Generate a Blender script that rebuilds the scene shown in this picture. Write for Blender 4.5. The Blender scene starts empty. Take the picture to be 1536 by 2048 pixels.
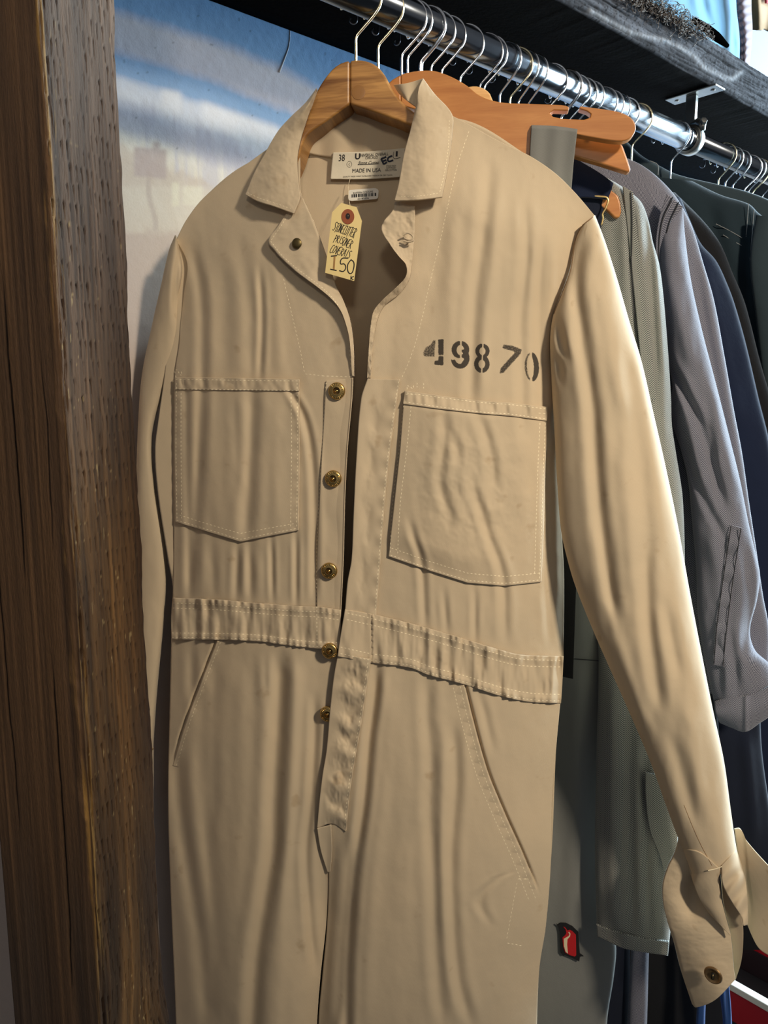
import bpy, math
import numpy as np

# ------------------------------------------------------------------ camera, world, lights
SC = bpy.context.scene
COL = SC.collection
W_PX, H_PX, F_PX = 1536.0, 2048.0, 1540.0
PITCH = math.atan(234.0 / F_PX)
CAM = np.array([0.0, 0.0, 1.45])

cd = bpy.data.cameras.new('camera')
cd.sensor_fit = 'HORIZONTAL'
cd.sensor_width = 36.0
cd.lens = F_PX / W_PX * 36.0
cd.clip_start = 0.02
cam = bpy.data.objects.new('camera', cd)
COL.objects.link(cam)
cam.location = CAM
cam.rotation_euler = (math.pi / 2 - PITCH, 0, 0)
SC.camera = cam

world = bpy.data.worlds.new('shop_ambient')
SC.world = world
world.use_nodes = True
world.node_tree.nodes['Background'].inputs[0].default_value = (0.9, 0.92, 1.0, 1)
world.node_tree.nodes['Background'].inputs[1].default_value = 0.17

def look(o, target):
    d = np.array(target, float) - np.array(o.location, float)
    from mathutils import Vector
    o.rotation_euler = Vector(d).to_track_quat('-Z', 'Y').to_euler()

def area_light(name, loc, target, size, power, color, size_y=None):
    l = bpy.data.lights.new(name, 'AREA')
    l.energy = power
    l.color = color
    l.size = size
    if size_y:
        l.shape = 'RECTANGLE'
        l.size_y = size_y
    o = bpy.data.objects.new(name, l)
    COL.objects.link(o)
    o.location = loc
    look(o, target)
    return o

def spot_light(name, loc, target, power, color, angle, blend, radius):
    l = bpy.data.lights.new(name, 'SPOT')
    l.energy = power
    l.color = color
    l.spot_size = math.radians(angle)
    l.spot_blend = blend
    l.shadow_soft_size = radius
    o = bpy.data.objects.new(name, l)
    COL.objects.link(o)
    o.location = loc
    look(o, target)
    return o

# shop window to the right (cool daylight) and a warm ceiling spot; second spot is an added fill brightening the mural
area_light('shop_window_daylight', (2.7, 2.1, 2.0), (0.35, 0.95, 1.6), 1.3, 350, (0.66, 0.86, 1.0), 1.9)
spot_light('ceiling_spot_lamp', (1.45, -1.05, 2.75), (0.44, 0.85, 1.50), 285, (1.0, 0.87, 0.70), 41, 1.0, 0.13)
spot_light('wall_fill_light', (0.05, -1.9, 2.3), (-0.26, 1.0, 1.90), 48, (1.0, 0.90, 0.78), 25, 1.0, 0.15)

SC.view_settings.view_transform = 'Standard'
SC.view_settings.look = 'None'
SC.view_settings.gamma = 1.0
SC.view_settings.use_curve_mapping = False
SC.view_settings.exposure = 0.0

# ------------------------------------------------------------------ geometry helpers
FWD = np.array([0, math.cos(PITCH), -math.sin(PITCH)])
UPV = np.array([0, math.sin(PITCH), math.cos(PITCH)])
Z3 = np.array([0.0, 0, 1.0])

def ray(px, py):
    px = np.asarray(px, float); py = np.asarray(py, float)
    a = (px - W_PX / 2) / F_PX
    b = (H_PX / 2 - py) / F_PX
    d = FWD + b[..., None] * UPV
    d = d + a[..., None] * np.array([1.0, 0, 0])
    return d

def project(P):
    v = np.asarray(P, float) - CAM
    z = v @ FWD
    return np.stack([W_PX / 2 + F_PX * v[..., 0] / z, H_PX / 2 - F_PX * (v @ UPV) / z], -1)

def at_depth(px, py, y):
    d = ray(px, py)
    return CAM + d * (y / d[..., 1])[..., None]

class Frame:
    """vertical plane: origin, horizontal axis r (to the right), normal n (towards the room)"""
    def __init__(self, o, yaw):
        self.o = np.asarray(o, float)
        a = math.radians(yaw)
        self.r = np.array([math.cos(a), -math.sin(a), 0])
        self.n = np.array([-math.sin(a), -math.cos(a), 0])
    def pt(self, px, py, w=0.0):
        d = ray(px, py)
        k = ((self.o - CAM) @ self.n + np.asarray(w, float)) / (d @ self.n)
        return CAM + d * k[..., None]
    def loc(self, u, v, w):
        u, v, w = np.broadcast_arrays(np.asarray(u, float), np.asarray(v, float), np.asarray(w, float))
        return self.o + u[..., None] * self.r + v[..., None] * Z3 + w[..., None] * self.n

P0 = at_depth(757.0, 8.0, 0.88)                 # rod axis above the front hanger
_v = ray(2540.0, 790.0)
DR = np.array([_v[0], _v[1], 0]); DR /= np.linalg.norm(DR)    # rod direction
NR = np.array([DR[1], -DR[0], 0])                              # from the wall into the room
WALL_OFF, SHELF_Z = 0.245, P0[2] + 0.070
SHELF_FRONT, SHELF_T = 0.038, 0.063

def rod(t, n=0.0, z=0.0):
    t, n, z = np.broadcast_arrays(np.asarray(t, float), np.asarray(n, float), np.asarray(z, float))
    return P0 + t[..., None] * DR + n[..., None] * NR + z[..., None] * Z3

def smooth(a, b, x):
    t = np.clip((np.asarray(x, float) - a) / (b - a), 0, 1)
    return t * t * (3 - 2 * t)

def srgb(r, g, b):
    c = np.array([r, g, b], float) / 255.0
    return tuple(np.where(c <= 0.04045, c / 12.92, ((c + 0.055) / 1.055) ** 2.4))

def _hash(i, j, seed):
    h = (i.astype(np.int64) * 374761393 + j.astype(np.int64) * 668265263 + seed * 982451653) & 0xFFFFFFFF
    h = ((h ^ (h >> 13)) * 1274126177) & 0xFFFFFFFF
    h = h ^ (h >> 16)
    return (h & 0xFFFFFF) / float(0xFFFFFF)

def vnoise(x, y, seed=0):
    x, y = np.broadcast_arrays(np.asarray(x, float), np.asarray(y, float))
    i = np.floor(x); j = np.floor(y)
    u = x - i; v = y - j
    u = u * u * (3 - 2 * u); v = v * v * (3 - 2 * v)
    a = _hash(i, j, seed); b = _hash(i + 1, j, seed); c = _hash(i, j + 1, seed); d = _hash(i + 1, j + 1, seed)
    return (a * (1 - u) + b * u) * (1 - v) + (c * (1 - u) + d * u) * v * 1.0

def fbm(x, y, seed=0, octv=4):
    s = 0.0; a = 0.5
    for k in range(octv):
        s = s + a * (vnoise(np.asarray(x) * 2 ** k, np.asarray(y) * 2 ** k, seed + k * 17) - 0.5)
        a *= 0.5
    return s * 2

def poly(pts, n, curved=True):
    """resample a polyline to n points by arc length (Catmull-Rom when curved)"""
    p = np.asarray(pts, float)
    if curved and len(p) > 2:
        q = np.vstack([2 * p[0] - p[1], p, 2 * p[-1] - p[-2]])
        out = []
        for i in range(len(p) - 1):
            a, b, c, d = q[i], q[i + 1], q[i + 2], q[i + 3]
            m1, m2 = (c - a) * 0.5, (d - b) * 0.5
            L = np.linalg.norm(c - b)
            k1 = np.linalg.norm(c - a) + 1e-9; k2 = np.linalg.norm(d - b) + 1e-9
            m1 = (c - a) / k1 * L; m2 = (d - b) / k2 * L
            t = np.linspace(0, 1, 13)[:-1, None]
            out.append((2 * t**3 - 3 * t**2 + 1) * b + (t**3 - 2 * t**2 + t) * m1 + (-2 * t**3 + 3 * t**2) * c + (t**3 - t**2) * m2)
        p = np.vstack(out + [p[-1:]])
    s = np.r_[0, np.cumsum(np.linalg.norm(np.diff(p, axis=0), axis=1))]
    t = np.linspace(0, s[-1], n)
    return np.stack([np.interp(t, s, p[:, k]) for k in range(p.shape[1])], -1)

def coons(top, bottom, left, right, nu, nv, curved=True):
    T = poly(top, nu, curved); B = poly(bottom, nu, curved)
    L = poly(left, nv, curved); R = poly(right, nv, curved)
    s = np.linspace(0, 1, nu)[None, :, None]; t = np.linspace(0, 1, nv)[:, None, None]
    C = (1 - t) * T[None] + t * B[None] + (1 - s) * L[:, None] + s * R[:, None]
    C = C - ((1 - s) * (1 - t) * T[0] + s * (1 - t) * T[-1] + (1 - s) * t * B[0] + s * t * B[-1])
    return C[..., 0], C[..., 1]

# ------------------------------------------------------------------ object helpers
def link(o, parent=None):
    COL.objects.link(o)
    if parent is not None:
        o.parent = parent
    return o

def origin_of(o):
    v = np.zeros(3)
    while o is not None:
        v = v + np.array(o.location)
        o = o.parent
    return v

def thing(name, loc, label, category, group=None):
    o = bpy.data.objects.new(name, None)
    o.location = loc
    o.empty_display_size = 0.03
    link(o)
    tag(o, label, category, group)
    return o

def tag(o, label=None, category=None, group=None, kind=None):
    if label: o['label'] = label
    if category: o['category'] = category
    if group: o['group'] = group
    if kind: o['kind'] = kind
    return o

def mesh_obj(name, V, faces, mat, parent=None, uv=None, shade=True, attrs=None, label=None, origin=None):
    V = np.asarray(V, float).reshape(-1, 3)
    if parent is not None:
        off = origin_of(parent)
    elif origin is not None:
        off = np.asarray(origin, float)
    else:
        off = np.array([V[:, 0].mean(), V[:, 1].mean(), V[:, 2].min()])
    me = bpy.data.meshes.new(name)
    if isinstance(faces, np.ndarray):
        nf, k = faces.shape
        me.vertices.add(len(V)); me.vertices.foreach_set('co', (V - off).astype(np.float32).ravel())
        me.loops.add(nf * k); me.loops.foreach_set('vertex_index', faces.astype(np.int32).ravel())
        me.polygons.add(nf); me.polygons.foreach_set('loop_start', np.arange(0, nf * k, k, dtype=np.int32))
        try:
            me.polygons.foreach_set('loop_total', np.full(nf, k, dtype=np.int32))
        except Exception:
            pass
        me.update(calc_edges=True)
        me.validate()
    else:
        me.from_pydata((V - off).tolist(), [], faces)
        me.update()
    if uv is not None:
        l = me.uv_layers.new(name='UVMap')
        vi = np.empty(len(me.loops), np.int32); me.loops.foreach_get('vertex_index', vi)
        l.data.foreach_set('uv', np.asarray(uv, np.float32).reshape(-1, 2)[vi].ravel())
    for an, av in (attrs or {}).items():
        av = np.asarray(av, np.float32)
        if av.ndim == 1:
            a = me.attributes.new(an, 'FLOAT', 'POINT'); a.data.foreach_set('value', av)
        else:
            if av.shape[1] == 3: av = np.c_[av, np.ones(len(av), np.float32)]
            a = me.attributes.new(an, 'FLOAT_COLOR', 'POINT'); a.data.foreach_set('color', av.ravel())
    if shade:
        me.polygons.foreach_set('use_smooth', np.ones(len(me.polygons), bool))
    if mat is not None:
        me.materials.append(mat)
    o = bpy.data.objects.new(name, me)
    if parent is None:
        o.location = off
    link(o, parent)
    if label: o['label'] = label
    return o

def grid_faces(nv, nu, wrap=False, off=0, flip=False):
    i = np.arange(nv - 1)[:, None]; j = np.arange(nu if wrap else nu - 1)[None, :]
    j2 = (j + 1) % nu
    a = i * nu + j; b = i * nu + j2; c = (i + 1) * nu + j2; d = (i + 1) * nu + j
    f = np.stack([a, d, c, b] if not flip else [a, b, c, d], -1).reshape(-1, 4)
    return f + off

def grid_uv(P):
    """metric uv: u across (param * mean width), v cumulative length of the middle column"""
    nv, nu = P.shape[:2]
    wid = np.linalg.norm(np.diff(P, axis=1), axis=2).sum(1).mean()
    mid = P[:, nu // 2]
    v = np.r_[0, np.cumsum(np.linalg.norm(np.diff(mid, axis=0), axis=1))]
    U = np.tile(np.linspace(0, wid, nu), (nv, 1))
    V = np.tile(-v[:, None], (1, nu))
    return np.stack([U, V], -1)

def sheet(name, P, n, mat, parent=None, thick=0.0014, attrs=None, uv=None, label=None, origin=None):
    """cloth sheet with real thickness: P (nv,nu,3) front, back layer offset along -n"""
    P = np.asarray(P, float)
    nv, nu = P.shape[:2]
    N = nv * nu
    Q = P - np.asarray(n, float) * thick
    f1 = grid_faces(nv, nu)
    f2 = grid_faces(nv, nu, off=N, flip=True)
    loop = np.r_[np.arange(nu), np.arange(1, nv) * nu + nu - 1, (nv - 1) * nu + np.arange(nu - 2, -1, -1), np.arange(nv - 2, 0, -1) * nu]
    l2 = np.roll(loop, -1)
    f3 = np.stack([loop, l2, l2 + N, loop + N], -1)
    if uv is None: uv = grid_uv(P)
    uv = np.r_[uv.reshape(-1, 2), uv.reshape(-1, 2)]
    at = {k: np.r_[np.asarray(v).reshape(N, -1), np.asarray(v).reshape(N, -1)].squeeze() for k, v in (attrs or {}).items()}
    return mesh_obj(name, np.r_[P.reshape(-1, 3), Q.reshape(-1, 3)], np.r_[f1, f2, f3], mat, parent, uv, True, at, label, origin)

def tube(name, pts, r, mat, parent=None, seg=8, cap=True, label=None, curved=True, n=None, origin=None, flat=None):
    p = np.asarray(pts, float)
    if n: p = poly(p, n, curved)
    m = len(p)
    r = np.broadcast_to(np.asarray(r, float), (m,)) if np.ndim(r) == 0 else np.interp(np.linspace(0, 1, m), np.linspace(0, 1, len(r)), r)
    t = np.gradient(p, axis=0); t /= np.linalg.norm(t, axis=1)[:, None] + 1e-12
    ref = np.array([0.13, 0.31, 0.94]) if abs(t[0, 2]) < 0.9 else np.array([0.93, 0.2, 0.1])
    x = np.cross(ref, t[0]); x /= np.linalg.norm(x)
    V = []
    a = np.linspace(0, 2 * math.pi, seg, endpoint=False)
    for i in range(m):
        x = x - t[i] * (x @ t[i]); x /= np.linalg.norm(x) + 1e-12
        y = np.cross(t[i], x)
        V.append(p[i] + r[i] * (np.cos(a)[:, None] * x + np.sin(a)[:, None] * y))
    V = np.concatenate(V)
    f = grid_faces(m, seg, True, flip=True)
    if not cap:
        return mesh_obj(name, V, f, mat, parent, label=label, origin=origin)
    fl = f.tolist() + [list(range(seg - 1, -1, -1)), list(range((m - 1) * seg, m * seg))]
    return mesh_obj(name, V, fl, mat, parent, label=label, origin=origin)

def tubes_join(name, lines, r, mat, parent=None, seg=5, label=None, origin=None, kind=None):
    VV, FF, off = [], [], 0
    a = np.linspace(0, 2 * math.pi, seg, endpoint=False)
    for p in lines:
        p = np.asarray(p, float); m = len(p)
        t = np.gradient(p, axis=0); t /= np.linalg.norm(t, axis=1)[:, None] + 1e-12
        x = np.cross(np.array([0.2, 0.3, 0.93]), t[0]); x /= np.linalg.norm(x) + 1e-12
        for i in range(m):
            x = x - t[i] * (x @ t[i]); x /= np.linalg.norm(x) + 1e-12
            y = np.cross(t[i], x)
            VV.append(p[i] + r * (np.cos(a)[:, None] * x + np.sin(a)[:, None] * y))
        FF.append(grid_faces(m, seg, True, off, True)); off += m * seg
    o = mesh_obj(name, np.concatenate(VV), np.concatenate(FF), mat, parent, label=label, origin=origin)
    if kind: o['kind'] = kind
    return o

def slab(name, outline, w0, w1, frame, mat, parent=None, bevel=0.002, label=None, holes=None, seg=3, px=True, origin=None):
    """solid plate: outline in pixels on plane w0 (front), pushed back to w1"""
    o2 = np.asarray(outline, float)
    A = frame.pt(o2[:, 0], o2[:, 1], w0) if px else frame.loc(o2[:, 0], o2[:, 1], w0)
    B = A + frame.n * (w1 - w0)
    m = len(A)
    V = np.r_[A, B]
    # orientation
    u = (A - frame.o) @ frame.r; v = A[:, 2]
    area = np.sum(u * np.roll(v, -1) - np.roll(u, -1) * v)
    idx = list(range(m)) if area > 0 else list(range(m - 1, -1, -1))
    f = [idx, [i + m for i in reversed(idx)]]
    for k in range(m):
        i, j = idx[k], idx[(k + 1) % m]
        f.append([j, i, i + m, j + m])
    o = mesh_obj(name, V, f, mat, parent, label=label, shade=True, origin=origin)
    uu = (V - frame.o) @ frame.r
    l = o.data.uv_layers.new(name='UVMap')
    vi = np.empty(len(o.data.loops), np.int32); o.data.loops.foreach_get('vertex_index', vi)
    l.data.foreach_set('uv', np.stack([uu, V[:, 2]], -1).astype(np.float32)[vi].ravel())
    if bevel:
        b = o.modifiers.new('edge', 'BEVEL'); b.width = bevel; b.segments = seg; b.limit_method = 'ANGLE'; b.angle_limit = math.radians(40)
    w = o.modifiers.new('wn', 'WEIGHTED_NORMAL'); w.keep_sharp = False
    return o

def box_obj(name, c, ax, ay, az, mat, parent=None, bevel=0.0, label=None, origin=None):
    c = np.asarray(c, float)
    V = [c + sx * np.asarray(ax) + sy * np.asarray(ay) + sz * np.asarray(az) for sx in (-1, 1) for sy in (-1, 1) for sz in (-1, 1)]
    f = [[0, 1, 3, 2], [4, 6, 7, 5], [0, 4, 5, 1], [2, 3, 7, 6], [0, 2, 6, 4], [1, 5, 7, 3]]
    if np.dot(np.cross(ax, ay), az) < 0: f = [x[::-1] for x in f]
    o = mesh_obj(name, V, f, mat, parent, shade=False, label=label, origin=origin)
    if bevel:
        b = o.modifiers.new('edge', 'BEVEL'); b.width = bevel; b.segments = 2
    return o

def lathe(name, prof, c, axis, mat, parent=None, seg=24, label=None, origin=None):
    """prof: list of (radius, height along axis)"""
    axis = np.asarray(axis, float); axis = axis / np.linalg.norm(axis)
    x = np.cross(axis, [0.0, 0, 1]) if abs(axis[2]) < 0.9 else np.cross(axis, [1.0, 0, 0])
    x /= np.linalg.norm(x); y = np.cross(axis, x)
    a = np.linspace(0, 2 * math.pi, seg, endpoint=False)
    V = np.concatenate([np.asarray(c) + r * (np.cos(a)[:, None] * x + np.sin(a)[:, None] * y) + h * axis for r, h in prof])
    f = grid_faces(len(prof), seg, True, flip=True).tolist()
    f += [list(range(seg - 1, -1, -1)), list(range((len(prof) - 1) * seg, len(prof) * seg))]
    o = mesh_obj(name, V, f, mat, parent, label=label, origin=origin)
    es = o.modifiers.new('split', 'EDGE_SPLIT'); es.split_angle = math.radians(48)
    return o

# ------------------------------------------------------------------ material helpers
def new_mat(name):
    m = bpy.data.materials.new(name)
    m.use_nodes = True
    nt = m.node_tree
    return m, nt, nt.nodes['Principled BSDF']

class NT:
    def __init__(self, nt): self.nt = nt
    def node(self, t, **kw):
        n = self.nt.nodes.new(t)
        for k, v in kw.items(): setattr(n, k, v)
        return n
    def put(self, sock, v):
        if isinstance(v, bpy.types.NodeSocket): self.nt.links.new(v, sock)
        elif v is not None: sock.default_value = v
    def math(self, op, a, b=None, c=None, clamp=False):
        n = self.node('ShaderNodeMath', operation=op, use_clamp=clamp)
        self.put(n.inputs[0], a)
        if b is not None: self.put(n.inputs[1], b)
        if c is not None: self.put(n.inputs[2], c)
        return n.outputs[0]
    def mix(self, f, a, b, blend='MIX'):
        n = self.node('ShaderNodeMix', data_type='RGBA', blend_type=blend)
        self.put(n.inputs['Factor'], f); 
        self.put(n.inputs[6], a if isinstance(a, bpy.types.NodeSocket) else (*a[:3], 1)); 
        self.put(n.inputs[7], b if isinstance(b, bpy.types.NodeSocket) else (*b[:3], 1))
        return n.outputs[2]
    def uv(self):
        return self.node('ShaderNodeUVMap').outputs[0]
    def obj(self):
        return self.node('ShaderNodeTexCoord').outputs['Object']
    def xyz(self, v):
        n = self.node('ShaderNodeSeparateXYZ'); self.put(n.inputs[0], v); return n.outputs
    def mapping(self, v, scale=(1, 1, 1), rot=(0, 0, 0)):
        n = self.node('ShaderNodeMapping'); self.put(n.inputs[0], v)
        n.inputs['Scale'].default_value = scale; n.inputs['Rotation'].default_value = rot
        return n.outputs[0]
    def noise(self, v, scale, detail=3, rough=0.55, dist=0.0):
        n = self.node('ShaderNodeTexNoise'); self.put(n.inputs['Vector'], v)
        n.inputs['Scale'].default_value = scale; n.inputs['Detail'].default_value = detail
        n.inputs['Roughness'].default_value = rough; n.inputs['Distortion'].default_value = dist
        return n.outputs[0]
    def ramp(self, f, stops):
        n = self.node('ShaderNodeValToRGB'); self.put(n.inputs[0], f)
        el = n.color_ramp.elements
        while len(el) < len(stops): el.new(0.5)
        for e, (p, c) in zip(el, stops):
            e.position = p; e.color = (*c[:3], 1) if not np.isscalar(c) else (c, c, c, 1)
        return n.outputs[0]
    def bump(self, h, strength, dist):
        n = self.node('ShaderNodeBump'); self.put(n.inputs['Height'], h)
        n.inputs['Strength'].default_value = strength; n.inputs['Distance'].default_value = dist
        return n.outputs[0]
    def attr(self, name):
        n = self.node('ShaderNodeAttribute'); n.attribute_name = name; return n

def mat_plain(name, color, rough=0.5, metal=0.0, spec=0.5, var=0.0, scale=60):
    m, nt, b = new_mat(name)
    g = NT(nt)
    if var:
        f = g.noise(g.obj(), scale, 4)
        g.put(b.inputs['Base Color'], g.mix(f, tuple(np.array(color) * (1 - var)), tuple(np.minimum(1, np.array(color) * (1 + var)))))
    else:
        b.inputs['Base Color'].default_value = (*color, 1)
    b.inputs['Roughness'].default_value = rough
    b.inputs['Metallic'].default_value = metal
    b.inputs['Specular IOR Level'].default_value = spec
    return m

def mat_cloth(name, color, twill=900.0, contrast=0.08, blotch=0.10, ink=None, bump=0.5, sheen=0.15, stain=None):
    """woven twill: fine diagonal wales in uv metres, worn blotches, optional ink attribute"""
    m, nt, b = new_mat(name)
    g = NT(nt)
    uv = g.uv()
    o = g.xyz(uv)
    d = g.math('ADD', g.math('MULTIPLY', o[0], twill), g.math('MULTIPLY', o[1], twill * 0.62))
    wv = g.math('SINE', g.math('MULTIPLY', d, 2 * math.pi))
    wv = g.math('MULTIPLY_ADD', wv, 0.5, 0.5)
    thr = g.noise(g.mapping(uv, (1400, 220, 1)), 1.0, 2)
    big = g.noise(uv, 9.0, 4, 0.6)
    c = np.array(color)
    base = g.mix(big, tuple(c * (1 - blotch) * np.array([0.97, 1.0, 1.02])), tuple(np.minimum(1, c * (1 + blotch) * np.array([1.02, 1.0, 0.97]))))
    f = g.math('MULTIPLY', g.math('ADD', wv, thr), 0.5)
    base = g.mix(g.math('MULTIPLY', f, contrast * 2), base, tuple(c * 0.62), 'MIX')
    if stain:
        sp = g.noise(g.mapping(uv, (1, 1, 1)), 31.0, 3, 0.5)
        base = g.mix(g.math('MULTIPLY', g.ramp(sp, [(0.66, 0.0), (0.74, 1.0)]), 0.35), base, stain)
    if ink is not None:
        a = g.attr('ink').outputs['Fac']
        gr = g.noise(uv, 900.0, 3, 0.7)
        k = g.ramp(g.math('ADD', a, g.math('MULTIPLY', g.math('SUBTRACT', gr, 0.5), 0.75)), [(0.36, 0.0), (0.66, 1.0)])
        k = g.math('MULTIPLY', k, g.math('MINIMUM', g.math('MULTIPLY', a, 3.0), 0.93))
        base = g.mix(k, base, ink)
    g.put(b.inputs['Base Color'], base)
    b.inputs['Roughness'].default_value = 0.88
    b.inputs['Specular IOR Level'].default_value = 0.25
    b.inputs['Sheen Weight'].default_value = sheen
    b.inputs['Sheen Roughness'].default_value = 0.5
    cr = g.noise(uv, 55.0, 4, 0.6)
    h = g.math('ADD', g.math('MULTIPLY', f, 0.00012), g.math('MULTIPLY', cr, 0.0007))
    g.put(b.inputs['Normal'], g.bump(h, bump, 1.0))
    return m

def mat_herring(name, dark, light, colw=0.0085, period=0.0022, rise=1.3, blotch=0.12):
    m, nt, b = new_mat(name)
    g = NT(nt)
    uv = g.uv()
    o = g.xyz(uv)
    tri = g.math('PINGPONG', o[0], colw)
    ph = g.math('DIVIDE', g.math('ADD', o[1], g.math('MULTIPLY', tri, rise)), period)
    s = g.math('MULTIPLY_ADD', g.math('SINE', g.math('MULTIPLY', ph, 2 * math.pi)), 0.5, 0.5)
    nz = g.noise(g.mapping(uv, (900, 900, 1)), 1.0, 2)
    s2 = g.math('ADD', s, g.math('MULTIPLY', g.math('SUBTRACT', nz, 0.5), 0.5))
    k = g.ramp(s2, [(0.28, 0.0), (0.72, 1.0)])
    big = g.noise(uv, 12.0, 4, 0.6)
    col = g.mix(k, dark, light)
    col = g.mix(g.math('MULTIPLY', big, blotch * 2), col, tuple(np.array(dark) * 0.8))
    g.put(b.inputs['Base Color'], col)
    b.inputs['Roughness'].default_value = 0.9
    b.inputs['Specular IOR Level'].default_value = 0.2
    b.inputs['Sheen Weight'].default_value = 0.2
    h = g.math('ADD', g.math('MULTIPLY', s, 0.00015), g.math('MULTIPLY', g.noise(uv, 60.0, 4), 0.0015))
    g.put(b.inputs['Normal'], g.bump(h, 0.5, 1.0))
    return m

def mat_wood_hanger(name, c1, c2, scale=1.0):
    m, nt, b = new_mat(name)
    g = NT(nt)
    uv = g.uv()
    st = g.mapping(uv, (14 * scale, 120 * scale, 1))
    n1 = g.noise(st, 1.0, 4, 0.6, 0.8)
    n2 = g.noise(g.mapping(uv, (60, 900, 1)), 1.0, 2)
    f = g.math('ADD', g.math('MULTIPLY', n1, 0.85), g.math('MULTIPLY', n2, 0.15))
    g.put(b.inputs['Base Color'], g.ramp(f, [(0.32, c1), (0.52, tuple((np.array(c1) + np.array(c2)) / 2)), (0.68, c2)]))
    b.inputs['Roughness'].default_value = 0.38
    b.inputs['Specular IOR Level'].default_value = 0.45
    b.inputs['Coat Weight'].default_value = 0.25
    b.inputs['Coat Roughness'].default_value = 0.25
    return m

def mat_attr(name, rough=0.85, bump_scale=300.0, bump=0.3, grain=0.1, stretch=(1, 1, 1), spec=0.25):
    """colour from the 'col' attribute, broken up by noise"""
    m, nt, b = new_mat(name)
    g = NT(nt)
    a = g.attr('col').outputs['Color']
    v = g.mapping(g.obj(), stretch)
    n = g.noise(v, bump_scale, 4, 0.6)
    c = g.mix(g.math('MULTIPLY', n, grain * 2), a, (0.02, 0.015, 0.01), 'MIX')
    g.put(b.inputs['Base Color'], c)
    b.inputs['Roughness'].default_value = rough
    b.inputs['Specular IOR Level'].default_value = spec
    g.put(b.inputs['Normal'], g.bump(g.math('MULTIPLY', n, 0.0012), bump, 1.0))
    return m

CLOTH = srgb(207, 187, 156)
M_CLOTH = mat_cloth('beige_twill', CLOTH, ink=srgb(42, 38, 36), stain=srgb(150, 118, 80))
M_CLOTH_IN = mat_cloth('beige_twill_inside', tuple(np.array(CLOTH) * 0.98), contrast=0.05)
M_THREAD = mat_plain('cream_thread', srgb(252, 236, 200), 0.8)
M_THREAD_D = mat_plain('brown_thread', srgb(150, 118, 84), 0.8)
M_INK = mat_plain('black_ink', srgb(26, 24, 26), 0.7)
M_INK_L = mat_plain('faded_ink', srgb(110, 104, 96), 0.8)
M_CHROME = mat_plain('chrome_wire', (0.80, 0.80, 0.80), 0.16, 1.0)
M_BRASSWIRE = mat_plain('brassy_wire', (0.80, 0.68, 0.44), 0.2, 1.0)
M_PIPE = mat_plain('steel_pipe', (0.17, 0.19, 0.215), 0.2, 1.0, var=0.12, scale=40)
M_ZINC = mat_plain('zinc_bracket', (0.20, 0.20, 0.185), 0.36, 1.0, var=0.15, scale=90)
M_BRASS = mat_plain('aged_brass', (0.62, 0.42, 0.15), 0.32, 1.0, var=0.25, scale=700)
M_BRASS_D = mat_plain('dark_brass', (0.16, 0.10, 0.04), 0.5, 0.9)
M_HANG1 = mat_wood_hanger('cedar_hanger', srgb(118, 74, 32), srgb(210, 156, 88), 0.7)
M_HANG2 = mat_wood_hanger('varnished_beech', srgb(176, 110, 52), srgb(202, 138, 74), 0.6)
M_HANG3 = mat_wood_hanger('pale_maple', srgb(212, 160, 96), srgb(232, 186, 126), 0.6)

# ------------------------------------------------------------------ wall with painted sky mural, floor
def axis_vals(*segs):
    return np.unique(np.concatenate([np.linspace(a, b, n) for a, b, n in segs]).round(6))

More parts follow.
